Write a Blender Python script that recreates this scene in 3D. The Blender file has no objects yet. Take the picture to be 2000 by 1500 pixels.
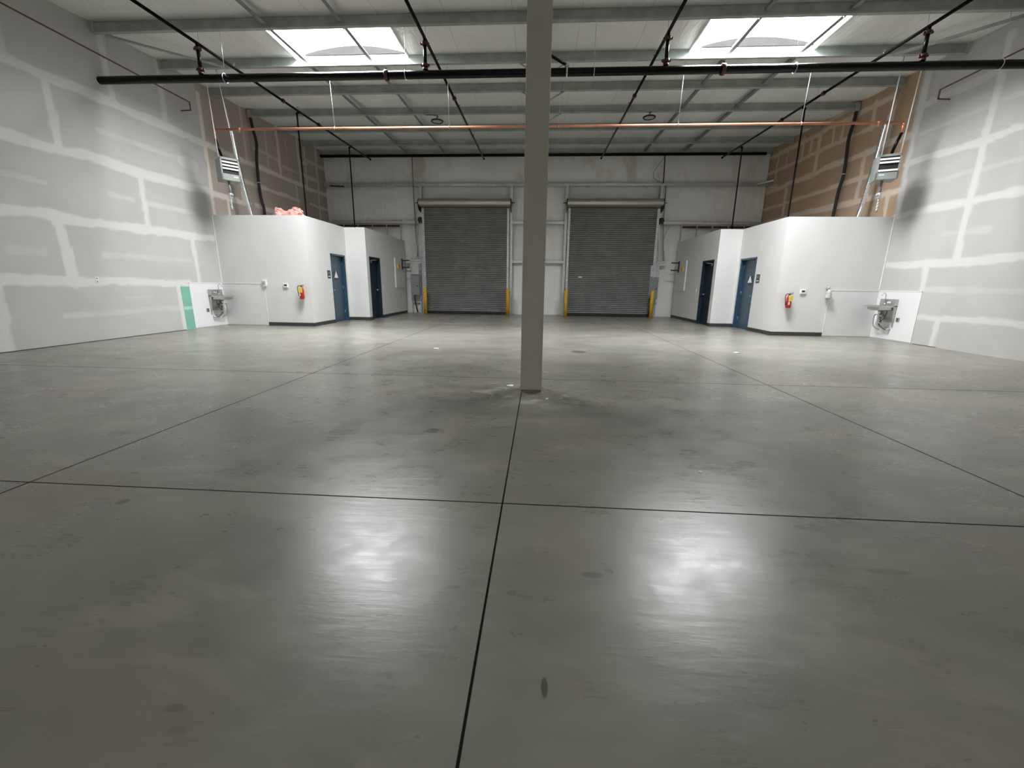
import bpy, bmesh, math, random
import numpy as np
from mathutils import Vector, Matrix
random.seed(7)
SC = bpy.context.scene
COL = SC.collection
PI = math.pi

# ------------------------------------------------------------------ layout (metres; camera stands at x=0,y=0)
WL, WR, YB, YF = -9.219, 8.957, 18.65, -10.0
YR, TOP = 11.83, 3.06                     # front and height of the restroom blocks
AL, AR, YS = -6.562, 6.358, 14.27         # side faces before the step
BL, BR = -5.87, 5.671                     # side faces behind the step
def zc(y): return 6.335 + 0.028 * (y - 9.3)      # underside of the roof lining

# ------------------------------------------------------------------ materials
def new_mat(name):
    m = bpy.data.materials.new(name); m.use_nodes = True
    nt = m.node_tree; b = nt.nodes['Principled BSDF']
    return m, nt, b
def nd(nt, t, **kw):
    n = nt.nodes.new(t)
    for k, v in kw.items(): setattr(n, k, v)
    return n
def lk(nt, a, b): nt.links.new(a, b)
def math_(nt, op, a, b=None, c=None, clamp=False):
    n = nd(nt, 'ShaderNodeMath', operation=op); n.use_clamp = clamp
    for i, v in enumerate((a, b, c)):
        if v is None: continue
        if isinstance(v, (int, float)): n.inputs[i].default_value = v
        else: lk(nt, v, n.inputs[i])
    return n.outputs[0]
def noise(nt, vec, scale, detail=4, rough=0.55, dist=0.0):
    n = nd(nt, 'ShaderNodeTexNoise'); n.inputs['Scale'].default_value = scale
    n.inputs['Detail'].default_value = detail; n.inputs['Roughness'].default_value = rough
    n.inputs['Distortion'].default_value = dist
    if vec is not None: lk(nt, vec, n.inputs['Vector'])
    return n.outputs['Fac']
def ramp(nt, fac, a, b, lo=0.0, hi=1.0):
    n = nd(nt, 'ShaderNodeMapRange'); n.clamp = True
    n.inputs['From Min'].default_value = a; n.inputs['From Max'].default_value = b
    n.inputs['To Min'].default_value = lo; n.inputs['To Max'].default_value = hi
    n.interpolation_type = 'SMOOTHSTEP'
    lk(nt, fac, n.inputs['Value']); return n.outputs[0]
def mixc(nt, fac, a, b, mode='MIX'):
    n = nd(nt, 'ShaderNodeMix', data_type='RGBA', blend_type=mode)
    if isinstance(fac, (int, float)): n.inputs['Factor'].default_value = fac
    else: lk(nt, fac, n.inputs['Factor'])
    for s, v in (('A', a), ('B', b)):
        i = [x for x in n.inputs if x.name == s and x.type == 'RGBA'][0]
        if isinstance(v, tuple): i.default_value = (*v, 1)
        else: lk(nt, v, i)
    return [x for x in n.outputs if x.type == 'RGBA'][0]
def objco(nt, scale=(1, 1, 1)):
    t = nd(nt, 'ShaderNodeTexCoord'); mp = nd(nt, 'ShaderNodeMapping')
    mp.inputs['Scale'].default_value = scale; lk(nt, t.outputs['Object'], mp.inputs['Vector'])
    return mp.outputs[0]
def bump(nt, b, h, strength=0.2, dist=0.01):
    n = nd(nt, 'ShaderNodeBump'); n.inputs['Strength'].default_value = strength
    n.inputs['Distance'].default_value = dist
    lk(nt, h, n.inputs['Height']); lk(nt, n.outputs[0], b.inputs['Normal'])
def M_(name, col, rough=0.5, metal=0.0, var=0.06, scale=6.0, bmp=0.0, bscale=60, spec=0.5, vs=(1, 1, 1)):
    m, nt, b = new_mat(name)
    v = objco(nt, vs); n = noise(nt, v, scale)
    dark = tuple(c * (1 - var) for c in col); lite = tuple(min(1, c * (1 + var)) for c in col)
    lk(nt, mixc(nt, ramp(nt, n, 0.3, 0.7), dark, lite), b.inputs['Base Color'])
    b.inputs['Roughness'].default_value = rough; b.inputs['Metallic'].default_value = metal
    b.inputs['Specular IOR Level'].default_value = spec
    if bmp: bump(nt, b, noise(nt, v, bscale, 3), bmp, 0.004)
    return m

MAT = {}
MAT['white_paint'] = M_('white_paint', (.74, .74, .73), .55, var=.015, scale=2, bmp=.15, bscale=90)
MAT['white_panel'] = M_('white_panel', (.79, .80, .80), .35, var=.01, scale=3)
MAT['white_plastic'] = M_('white_plastic', (.82, .82, .80), .4, var=.02)
MAT['base_rubber'] = M_('base_rubber', (.045, .048, .05), .5, var=.15)
MAT['steel_grey'] = M_('steel_grey', (.40, .43, .41), .5, metal=.15, var=.14, scale=3)
MAT['brace_steel'] = M_('brace_steel', (.22, .24, .235), .5, metal=.15, var=.14, scale=3)
MAT['galvanised'] = M_('galvanised', (.62, .64, .64), .38, metal=.65, var=.14, scale=14)
MAT['chrome'] = M_('chrome', (.75, .76, .77), .18, metal=1, var=.05)
MAT['stainless'] = M_('stainless', (.50, .49, .47), .34, metal=.75, var=.08)
MAT['hood_metal'] = M_('hood_metal', (.52, .50, .45), .3, metal=.85, var=.06, vs=(.3, 4, 4))
MAT['foil'] = M_('foil', (.90, .91, .92), .22, metal=.9, var=.15, scale=30, bmp=.6, bscale=40)
MAT['black_pipe'] = M_('black_pipe', (.004, .004, .0045), .25, var=.3, spec=.15)
MAT['black_paint'] = M_('black_paint', (.012, .012, .013), .5, var=.3)
MAT['black_rubber'] = M_('black_rubber', (.018, .017, .017), .65, var=.3)
MAT['red_coupling'] = M_('red_coupling', (.07, .010, .012), .45, var=.2)
MAT['rust_pipe'] = M_('rust_pipe', (.12, .06, .05), .55, var=.3, scale=5)
MAT['copper'] = M_('copper', (.62, .27, .16), .38, metal=.6, var=.22, scale=1.6, vs=(1, 6, 6))
MAT['navy_paint'] = M_('navy_paint', (.028, .070, .125), .38, var=.08)
MAT['door_leaf'] = M_('door_leaf', (.048, .088, .125), .42, var=.08)
MAT['dark_navy'] = M_('dark_navy', (.010, .022, .040), .4, var=.08)
MAT['yellow_paint'] = M_('yellow_paint', (.75, .44, .035), .45, var=.12, scale=8)
MAT['yellow_label'] = M_('yellow_label', (.80, .68, .06), .5, var=.05)
MAT['red_paint'] = M_('red_paint', (.50, .02, .018), .3, var=.1)
MAT['panel_grey'] = M_('panel_grey', (.24, .26, .26), .45, var=.05)
MAT['heater_body'] = M_('heater_body', (.27, .29, .268), .45, var=.05)
MAT['heater_dark'] = M_('heater_dark', (.018, .015, .018), .7, var=.1)
MAT['sign_dark'] = M_('sign_dark', (.03, .03, .035), .4, var=.05)
MAT['sign_blue'] = M_('sign_blue', (.012, .022, .04), .4, var=.05)
MAT['grey_print'] = M_('grey_print', (.30, .29, .31), .5, var=.05)
MAT['column_paint'] = M_('column_paint', (.37, .352, .292), .55, var=.03, scale=3)
MAT['green_board'] = M_('green_board', (.20, .46, .36), .8, var=.06, scale=4)
MAT['green_mud'] = M_('green_mud', (.42, .62, .55), .8, var=.06, scale=4)
MAT['insulation_pink'] = M_('insulation_pink', (.90, .47, .42), .9, var=.18, scale=9, bmp=.6, bscale=25)
MAT['wood'] = M_('wood', (.05, .026, .022), .7, var=.25, scale=7)
MAT['stud_metal'] = M_('stud_metal', (.50, .47, .44), .45, metal=.4, var=.08)
MAT['bag_plastic'] = M_('bag_plastic', (.48, .46, .47), .35, var=.25, scale=30, bmp=.5, bscale=40)
MAT['paper'] = M_('paper', (.85, .84, .82), .7, var=.1)
MAT['curb_shade'] = M_('curb_shade', (.024, .023, .023), .9, spec=0)  # near-black, puts the shade of the far skylight curb into its colour
MAT['grout'] = M_('grout', (.16, .15, .125), .85, var=.25, scale=30, bmp=.6)

# rolling shutter slats
def shutter_mat():
    m, nt, b = new_mat('shutter_slat'); v = objco(nt, (1, 1, 1))
    n = noise(nt, v, 2.5)
    lk(nt, mixc(nt, ramp(nt, n, .3, .7), (.185, .185, .182), (.225, .225, .22)), b.inputs['Base Color'])
    b.inputs['Roughness'].default_value = .42; b.inputs['Metallic'].default_value = .25
    return m
MAT['shutter'] = shutter_mat()

# roof lining and back-wall lining: white vinyl-faced insulation blanket
def vinyl(name, col, stains, stretch):
    m, nt, b = new_mat(name)
    v = objco(nt); vw = objco(nt, stretch)
    n = noise(nt, v, .7, 5); f = noise(nt, v, 9, 5)
    c = mixc(nt, ramp(nt, n, .35, .7), tuple(x * .93 for x in col), col)
    c = mixc(nt, ramp(nt, f, .45, .8, 0, .12), c, (.5, .47, .42))
    if stains:
        s = noise(nt, objco(nt, (1.4, 1, .9)), .9, 4, .6)
        g = nd(nt, 'ShaderNodeSeparateXYZ'); lk(nt, v, g.inputs[0])
        up = ramp(nt, g.outputs[2], 5.25, 5.6)
        c = mixc(nt, math_(nt, 'MULTIPLY', ramp(nt, s, .52, .72, 0, .5), up), c, (.42, .37, .25))
    if not stains:
        g = nd(nt, 'ShaderNodeSeparateXYZ'); lk(nt, v, g.inputs[0])
        d = math_(nt, 'ABSOLUTE', math_(nt, 'SUBTRACT', math_(nt, 'FRACT', math_(nt, 'DIVIDE', g.outputs[0], 1.31)), .5))
        c = mixc(nt, ramp(nt, d, .0, .012, .35, 0), c, (.3, .3, .28))
    lk(nt, c, b.inputs['Base Color']); b.inputs['Roughness'].default_value = .38
    w = noise(nt, vw, 3.2, 4, .6, 1.0); w2 = noise(nt, vw, 11, 3, .5, .6)
    cr = noise(nt, v, 5, 4, .6, 2.0)
    bump(nt, b, math_(nt, 'ADD', math_(nt, 'ADD', w, math_(nt, 'MULTIPLY', w2, .2)), math_(nt, 'MULTIPLY', cr, .3)), .38 if stains else .5, .05)
    return m
MAT['roof_lining'] = vinyl('roof_lining', (.88, .89, .865), False, (1.6, .35, 1))
MAT['wall_lining'] = vinyl('wall_lining', (.90, .89, .875), True, (1.5, 1, .22))

# taped drywall: two attributes on the mesh, mud = joint compound cover, tone = board facing colour
def drywall(name, grey, brown, mudc, mudb):
    m, nt, b = new_mat(name); v = objco(nt)
    a = nd(nt, 'ShaderNodeAttribute', attribute_name='mud'); t = nd(nt, 'ShaderNodeAttribute', attribute_name='tone')
    paper = noise(nt, v, 1.1, 5); fine = noise(nt, v, 26, 4, .7)
    board = mixc(nt, t.outputs['Fac'], grey, brown)
    board = mixc(nt, ramp(nt, paper, .3, .75, 0, .12), board, (.33, .31, .29), 'MULTIPLY')
    mud = mixc(nt, t.outputs['Fac'], mudc, mudb)
    f = math_(nt, 'MULTIPLY', a.outputs['Fac'], ramp(nt, fine, .1, .6, .7, 1.0), clamp=True)
    lk(nt, mixc(nt, f, board, mud), b.inputs['Base Color'])
    b.inputs['Roughness'].default_value = .75; b.inputs['Specular IOR Level'].default_value = .3
    bump(nt, b, math_(nt, 'ADD', math_(nt, 'MULTIPLY', a.outputs['Fac'], .6), math_(nt, 'MULTIPLY', fine, .15)), .3, .004)
    return m
MAT['drywall_left'] = drywall('drywall_left', (.53, .525, .51), (.46, .40, .35), (.675, .67, .65), (.76, .71, .65))
MAT['drywall_right'] = drywall('drywall_right', (.545, .53, .515), (.50, .36, .245), (.685, .67, .65), (.72, .62, .52))

# polished slab
def concrete():
    m, nt, b = new_mat('polished_concrete')
    v = objco(nt); vs = objco(nt, (.8, 1.2, 1))
    sep = nd(nt, 'ShaderNodeSeparateXYZ'); lk(nt, v, sep.inputs[0]); X, Y = sep.outputs[0], sep.outputs[1]
    n1 = noise(nt, vs, .5, 4, .6, .8); n2 = noise(nt, objco(nt, (.7, 1.5, 1)), 1.7, 5, .62, .5)
    c = mixc(nt, ramp(nt, n1, .38, .62), (.152, .148, .124), (.208, .201, .170))
    c = mixc(nt, ramp(nt, n2, .50, .68, 0, .45), c, (.285, .268, .228))
    c = mixc(nt, ramp(nt, n2, .33, .49, .32, 0), c, (.135, .131, .113))
    hue = noise(nt, v, .8, 2)
    c = mixc(nt, ramp(nt, hue, .5, .72, 0, .22), c, (.245, .19, .152))
    # drywall dust: round the column foot and in a band before the restrooms
    dx = math_(nt, 'ADD', X, .07); dy = math_(nt, 'SUBTRACT', Y, 4.85)
    r = math_(nt, 'SQRT', math_(nt, 'ADD', math_(nt, 'MULTIPLY', dx, dx), math_(nt, 'MULTIPLY', math_(nt, 'MULTIPLY', dy, dy), 1.6)))
    near = ramp(nt, r, .15, 1.25, 1, 0)
    band = math_(nt, 'MULTIPLY', ramp(nt, Y, 6.2, 8.2), ramp(nt, Y, 10.2, 13.5, 1, 0))
    sp = noise(nt, objco(nt, (1, 1.3, 1)), 5.5, 4, .62, .8)
    dust = math_(nt, 'MAXIMUM', math_(nt, 'MULTIPLY', near, ramp(nt, sp, .48, .75, 0, .6)), math_(nt, 'MULTIPLY', band, ramp(nt, sp, .62, .70, 0, .55)))
    dust = math_(nt, 'MAXIMUM', dust, math_(nt, 'MULTIPLY', band, .10))
    c = mixc(nt, dust, c, (.66, .64, .60))
    # dark oil spots, each with its own place and size
    for (sx, sy, ax, ay, k) in ((-2.38, 2.03, .03, .03, .8), (.05, 1.07, .011, .035, .85), (-3.49, 3.08, .09, .05, .5), (.8, 8.11, .14, .16, .6), (-1.06, .92, .030, .013, .45), (-1.0, .86, .03, .012, .3),
                                (.27, 1.62, .05, .02, .45), (-.9, 3.4, .05, .06, .6), (-6.9, 6.3, .35, .06, .5), (1.62, 1.75, .10, .02, .4), (2.3, 3.9, .10, .04, .35)):
        ex = math_(nt, 'DIVIDE', math_(nt, 'SUBTRACT', X, sx), ax); ey = math_(nt, 'DIVIDE', math_(nt, 'SUBTRACT', Y, sy), ay)
        d = math_(nt, 'ADD', math_(nt, 'MULTIPLY', ex, ex), math_(nt, 'MULTIPLY', ey, ey))
        c = mixc(nt, ramp(nt, d, .5, 1.5, k, 0), c, (.05, .048, .043))
    # control joints (saw cuts)
    def line(coord, at, w, k, mask=None):
        nonlocal c, groove
        d = math_(nt, 'ABSOLUTE', math_(nt, 'SUBTRACT', coord, at))
        f = ramp(nt, d, w * .55, w, k, 0)
        if mask is not None: f = math_(nt, 'MULTIPLY', f, mask)
        c = mixc(nt, f, c, (.012, .011, .010)); groove = math_(nt, 'MAXIMUM', groove, f)
    groove = math_(nt, 'MULTIPLY', X, 0.0)
    line(X, -.184, .0066, .99, ramp(nt, Y, 4.82, 4.84, 1, 0))
    line(X, -3.185, .011, .8); line(X, 3.065, .011, .8); line(X, -6.25, .007, .45)
    line(Y, 2.205, .0075, .95); line(Y, 5.578, .012, .8)
    lk(nt, c, b.inputs['Base Color'])
    # burnish: crossed trowel strokes change gloss and slope
    def strokes(rot, sc, seed):
        t = nd(nt, 'ShaderNodeTexCoord'); mp = nd(nt, 'ShaderNodeMapping'); mp.inputs['Rotation'].default_value = (0, 0, rot)
        mp.inputs['Location'].default_value = (seed, seed * .7, 0); mp.inputs['Scale'].default_value = sc
        lk(nt, t.outputs['Object'], mp.inputs['Vector']); return noise(nt, mp.outputs[0], 3.0, 3, .6, .5)
    s1 = strokes(.62, (1.1, 6.5, 1), 3.1); s2 = strokes(-.58, (1.1, 6.0, 1), 8.3); s3 = noise(nt, v, 2.6, 4, .6, .4)
    st = math_(nt, 'MAXIMUM', ramp(nt, s1, .42, .66), math_(nt, 'MULTIPLY', ramp(nt, s2, .42, .66), .8))
    st = math_(nt, 'MULTIPLY', st, ramp(nt, s3, .38, .6))
    rg = math_(nt, 'SUBTRACT', .34, math_(nt, 'MULTIPLY', st, .032))
    rg = math_(nt, 'ADD', rg, math_(nt, 'MULTIPLY', ramp(nt, s3, .35, .65), -.05))
    rg = math_(nt, 'ADD', rg, math_(nt, 'MULTIPLY', dust, .25))
    rg = math_(nt, 'MAXIMUM', rg, groove)
    lk(nt, rg, b.inputs['Roughness'])
    lk(nt, math_(nt, 'MULTIPLY', math_(nt, 'SUBTRACT', 1.0, groove), .6), b.inputs['Specular IOR Level'])
    h = math_(nt, 'ADD', math_(nt, 'MULTIPLY', math_(nt, 'ADD', s1, s2), .34), math_(nt, 'MULTIPLY', s3, .20))
    bump(nt, b, h, .13, .012)
    return m
MAT['concrete'] = concrete()

def lens_mat():
    m, nt, b = new_mat('skylight_lens')
    b.inputs['Base Color'].default_value = (.9, .92, .93, 1); b.inputs['Roughness'].default_value = .4
    v = objco(nt); n = noise(nt, v, 2)
    lk(nt, mixc(nt, n, (.93, .97, 1.0), (1, 1, 1)), b.inputs['Emission Color'])
    b.inputs['Emission Strength'].default_value = 6.0
    return m
MAT['lens'] = lens_mat(); MAT['lens'].cycles.emission_sampling = 'NONE'

# ------------------------------------------------------------------ geometry helpers
class MB:
    """collects shapes and links them as ONE mesh object"""
    def __init__(s): s.bm = bmesh.new()
    def box(s, x0, x1, y0, y1, z0, z1, bev=0.0, mat=None):
        b = bmesh.new(); bmesh.ops.create_cube(b, size=1)
        bmesh.ops.scale(b, vec=(abs(x1 - x0), abs(y1 - y0), abs(z1 - z0)), verts=b.verts)
        bmesh.ops.translate(b, vec=((x0 + x1) / 2, (y0 + y1) / 2, (z0 + z1) / 2), verts=b.verts)
        if bev: bmesh.ops.bevel(b, geom=b.edges[:], offset=bev, segments=2, affect='EDGES', profile=.5)
        if mat is not None: b.transform(mat)
        s.add(b); return s
    def add(s, b):
        me = bpy.data.meshes.new('t'); b.to_mesh(me); b.free(); s.bm.from_mesh(me); bpy.data.meshes.remove(me)
    def tube(s, pts, r, seg=14, closed=False, smooth=0, caps=True):
        P = [Vector(p) for p in pts]
        if smooth:
            Q = []
            n = len(P)
            for i in range(n - 1):
                p0, p1, p2, p3 = P[max(i - 1, 0)], P[i], P[i + 1], P[min(i + 2, n - 1)]
                for k in range(smooth):
                    t = k / smooth
                    Q.append(.5 * ((2 * p1) + (-p0 + p2) * t + (2 * p0 - 5 * p1 + 4 * p2 - p3) * t * t + (-p0 + 3 * p1 - 3 * p2 + p3) * t ** 3))
            Q.append(P[-1]); P = Q
        n = len(P); rings = []; up = None
        for i, p in enumerate(P):
            if closed: t = (P[(i + 1) % n] - P[i - 1]).normalized()
            elif i == 0: t = (P[1] - P[0]).normalized()
            elif i == n - 1: t = (P[-1] - P[-2]).normalized()
            else: t = ((P[i + 1] - p).normalized() + (p - P[i - 1]).normalized()).normalized()
            if up is None: up = Vector((0, 0, 1)) if abs(t.z) < .9 else Vector((0, 1, 0))
            a = t.cross(up).normalized(); bb = a.cross(t).normalized(); up = bb
            rr = r[i] if isinstance(r, (list, tuple)) and len(r) == n else (r if not isinstance(r, (list, tuple)) else r[0])
            m = 1.0
            if 0 < i < n - 1 and not closed:
                c = (P[i + 1] - p).normalized().dot((p - P[i - 1]).normalized())
                m = 1 / max(.5, math.sqrt(max(0, (1 + c) / 2)))
            rings.append([s.bm.verts.new(p + (a * math.cos(2 * PI * k / seg) + bb * math.sin(2 * PI * k / seg)) * rr * (m if m > 1.01 else 1)) for k in range(seg)])
        for i in range(n if closed else n - 1):
            A, B = rings[i], rings[(i + 1) % n]
            for k in range(seg):
                f = s.bm.faces.new((A[k], A[(k + 1) % seg], B[(k + 1) % seg], B[k])); f.smooth = True
        if caps and not closed:
            s.bm.faces.new(rings[0][::-1]); s.bm.faces.new(rings[-1])
        return s
    def lathe(s, prof, origin, axis='z', seg=24):
        """prof = [(r, h)...] about an axis"""
        o = Vector(origin); rings = []
        for r, h in prof:
            ring = []
            for k in range(seg):
                a = 2 * PI * k / seg
                if axis == 'z': v = Vector((r * math.cos(a), r * math.sin(a), h))
                elif axis == 'y': v = Vector((r * math.cos(a), h, r * math.sin(a)))
                else: v = Vector((h, r * math.cos(a), r * math.sin(a)))
                ring.append(s.bm.verts.new(o + v))
            rings.append(ring)
        for A, B in zip(rings, rings[1:]):
            for k in range(seg):
                f = s.bm.faces.new((A[k], A[(k + 1) % seg], B[(k + 1) % seg], B[k])); f.smooth = True
        s.bm.faces.new(rings[0][::-1]); s.bm.faces.new(rings[-1])
        return s
    def prism(s, poly, a0, a1, axis='x'):
        """extrude a polygon of 2-D points along an axis"""
        def mk(p, a):
            if axis == 'x': return (a, p[0], p[1])
            if axis == 'y': return (p[0], a, p[1])
            return (p[0], p[1], a)
        A = [s.bm.verts.new(mk(p, a0)) for p in poly]; B = [s.bm.verts.new(mk(p, a1)) for p in poly]
        n = len(poly)
        s.bm.faces.new(A[::-1]); s.bm.faces.new(B)
        for k in range(n): s.bm.faces.new((A[k], A[(k + 1) % n], B[(k + 1) % n], B[k]))
        return s
    def xf(s, mat): s.bm.transform(mat); return s
    def build(s, name, mat, parent=None, world=False):
        bmesh.ops.recalc_face_normals(s.bm, faces=s.bm.faces[:])
        me = bpy.data.meshes.new(name); s.bm.to_mesh(me); s.bm.free()
        me.materials.append(MAT[mat])
        o = bpy.data.objects.new(name, me); COL.objects.link(o)
        if parent is not None:
            o.parent = parent
            if world:
                bpy.context.view_layer.update()
                o.matrix_parent_inverse = Matrix.Translation(-Vector(parent_loc(parent)))
        return o
def parent_loc(p):
    l = Vector((0, 0, 0)); q = p
    while q is not None: l += q.location; q = q.parent
    return l
# parts are modelled in world coordinates and moved by minus the root's place, so that the root Empty can sit at the base
def part(mb, name, mat, parent, label=None):
    o = mb.build(name, mat)
    off = parent_loc(parent)
    o.data.transform(Matrix.Translation(-off)); o.parent = parent
    if label: o['label'] = label
    return o
def thing(name, label, cat, loc, group=None):
    o = bpy.data.objects.new(name, None); COL.objects.link(o); o.location = loc; o.empty_display_size = .1
    o['label'] = label; o['category'] = cat
    if group: o['group'] = group
    return o
def solo(mb, name, mat, label, cat, group=None):
    o = mb.build(name, mat)
    # origin to the middle of the base
    vs = [v.co for v in o.data.vertices]
    c = Vector((sum(v.x for v in vs) / len(vs), sum(v.y for v in vs) / len(vs), min(v.z for v in vs)))
    o.data.transform(Matrix.Translation(-c)); o.location = c
    o['label'] = label; o['category'] = cat
    if group: o['group'] = group
    return o
def struct(mb, name, mat, parent=None, label=None):
    o = mb.build(name, mat)
    if parent is None: o['kind'] = 'structure'
    else: o.parent = parent
    if label: o['label'] = label
    return o
def copy_tree(o, loc, parent=None):
    c = o.copy(); COL.objects.link(c)
    if parent is not None: c.parent = parent
    else: c.location = loc
    for ch in [x for x in o.children]: copy_tree(ch, None, c)
    return c

# ------------------------------------------------------------------ floor
fl = MB(); fl.box(WL - .3, WR + .3, YF - .3, YB + .3, -.25, 0)
struct(fl, 'floor', 'concrete')

# ------------------------------------------------------------------ grid surfaces with attributes
def grid_mesh(name, U, V, fn, mat, attrs=None, skip=None, back=None):
    nu, nv = len(U), len(V)
    UU, VV = np.meshgrid(U, V, indexing='ij')
    P = fn(UU, VV).reshape(-1, 3)
    idx = np.arange(nu * nv).reshape(nu, nv)
    q = np.stack([idx[:-1, :-1], idx[1:, :-1], idx[1:, 1:], idx[:-1, 1:]], -1).reshape(-1, 4)
    if skip is not None:
        cu = (U[:-1] + U[1:]) / 2; cv = (V[:-1] + V[1:]) / 2
        CU, CV = np.meshgrid(cu, cv, indexing='ij'); q = q[~skip(CU, CV).reshape(-1)]
    verts = [tuple(p) for p in P]; faces = [tuple(int(i) for i in f) for f in q]
    if back is not None:
        b = len(verts); verts += back[0]; faces += [tuple(b + i for i in f) for f in back[1]]
    me = bpy.data.meshes.new(name); me.from_pydata(verts, [], faces); me.update()
    me.materials.append(MAT[mat])
    for k, arr in (attrs or {}).items():
        a = me.attributes.new(k, 'FLOAT', 'POINT')
        full = np.zeros(len(verts), dtype=np.float32); full[:nu * nv] = arr(UU, VV).reshape(-1)
        a.data.foreach_set('value', full)
    o = bpy.data.objects.new(name, me); COL.objects.link(o); o['kind'] = 'structure'
    return o
def box_vf(x0, x1, y0, y1, z0, z1, drop=()):
    v = [(x, y, z) for x in (x0, x1) for y in (y0, y1) for z in (z0, z1)]
    f = {'x0': (0, 1, 3, 2), 'x1': (4, 6, 7, 5), 'y0': (0, 4, 5, 1), 'y1': (2, 3, 7, 6), 'z0': (0, 2, 6, 4), 'z1': (1, 5, 7, 3)}
    return v, [f[k] for k in f if k not in drop]

def hashn(x, s):       # smooth 1-D noise
    i = np.floor(x); t = x - i; t = t * t * (3 - 2 * t)
    h = lambda k: np.modf(np.abs(np.sin(k * 12.9898 + s * 78.233) * 43758.5453))[0]
    return h(i) * (1 - t) + h(i + 1) * t
def mud_field(segs):
    def f(Y, Z):
        out = np.zeros_like(Y)
        for si, (y0, z0, y1, z1, w, k) in enumerate(segs):
            dy, dz = y1 - y0, z1 - z0; L = math.hypot(dy, dz)
            s = np.clip(((Y - y0) * dy + (Z - z0) * dz) / L, 0, L)
            off = ((Y - y0) * dz - (Z - z0) * dy) / L
            along = ((Y - y0) * dy + (Z - z0) * dz) / L
            over = np.maximum(np.maximum(-along, along - L), 0)
            wob = (hashn(s * 1.6, si) - .5) * .06 + (hashn(s * 5.2, si + 31) - .5) * .02
            half = w / 2 * (.78 + .5 * hashn(s * 2.3, si + 7) + .22 * hashn(s * 9.0, si + 13))
            d = np.hypot(off + wob * (w / .14), over)
            v = k * np.clip((half - d) / (.28 * half) + .5, 0, 1)
            if k < .6: v *= .5 + .8 * hashn(s * 3.1, si + 3)
            out = np.maximum(out, v)
        return np.clip(out, 0, 1)
    return f
H = lambda z, a, b, w=.15, k=1.0, z2=None: (a, z, b, z if z2 is None else z2, w, k)
V = lambda y, a, b, w=.14, k=1.0, y2=None: (y, a, y if y2 is None else y2, b, w, k)
LSEG = [H(1.20, YF, 10.66, .17), H(2.41, YF, YR, .17), H(3.67, YF, YR, .17), H(4.91, YF, 12.4, .17),
        V(6.6, 0, 1.2, .22), V(10.30, 0, 1.15, .13), V(7.86, 1.2, 2.4, .2), V(11.0, 1.22, 2.4, .11), V(4.2, 1.2, 2.4), V(3.0, 0, 1.2),
        V(9.75, 2.42, 3.66, .13), V(6.1, 2.4, 3.66), V(8.15, 3.67, 4.9, .15), V(11.93, 3.06, 6.1, .12), V(4.5, 3.67, 4.9),
        V(9.45, 4.95, 6.3, .13, .85), V(10.76, 4.95, 6.3, .13, .85), V(7.55, 4.9, 6.3, .15, .6),
        H(4.27, 9.0, 11.05, .09, .45), H(1.78, 8.6, 10.85, .10, .5), H(1.76, 7.0, 7.5, .12, .45), H(.56, 7.6, 10.25, .10, .5, .58),
        H(3.03, 8.95, 9.5, .08, .5), H(3.02, 9.8, 11.2, .09, .5), H(4.23, 11.05, 11.45, .22, .55), H(.88, 8.9, 9.5, .05, .4), H(3.0, 6.8, 7.8, .08, .35),
        # behind the restroom front
        H(4.88, 12.3, YB, .13, .9), H(3.65, 11.9, 13.5, .13, .9), H(3.64, 13.8, 15.0, .12, .8), H(4.27, 12.5, 16.4, .10, .75), H(5.38, 14.0, 15.3, .08, .5),
        V(12.55, 3.06, 3.66, .1, .9), V(13.22, 3.66, 4.27, .1, .9), V(15.38, 4.9, 6.5, .12, .9), V(16.65, 4.9, 6.5, .12, .9), V(17.1, 4.9, 6.5, .09, .8), V(17.97, 4.9, 6.6, .12, .9),
        V(13.6, 4.9, 6.4, .09, .6), V(14.7, 5.0, 6.2, .07, .5), V(15.9, 5.3, 6.2, .07, .5), H(5.25, 15.5, 16.5, .08, .5), H(5.75, 16.7, 17.2, .13, .8), H(5.3, 16.7, 18.0, .12, .8), H(5.9, 17.2, 18.65, .10, .7),
        H(3.7, 16.4, 18.6, .10, .8), H(4.3, 17.2, 18.65, .10, .8), V(17.9, 3.1, 4.88, .1, .8), V(16.3, 3.1, 4.88, .08, .7)]
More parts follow.
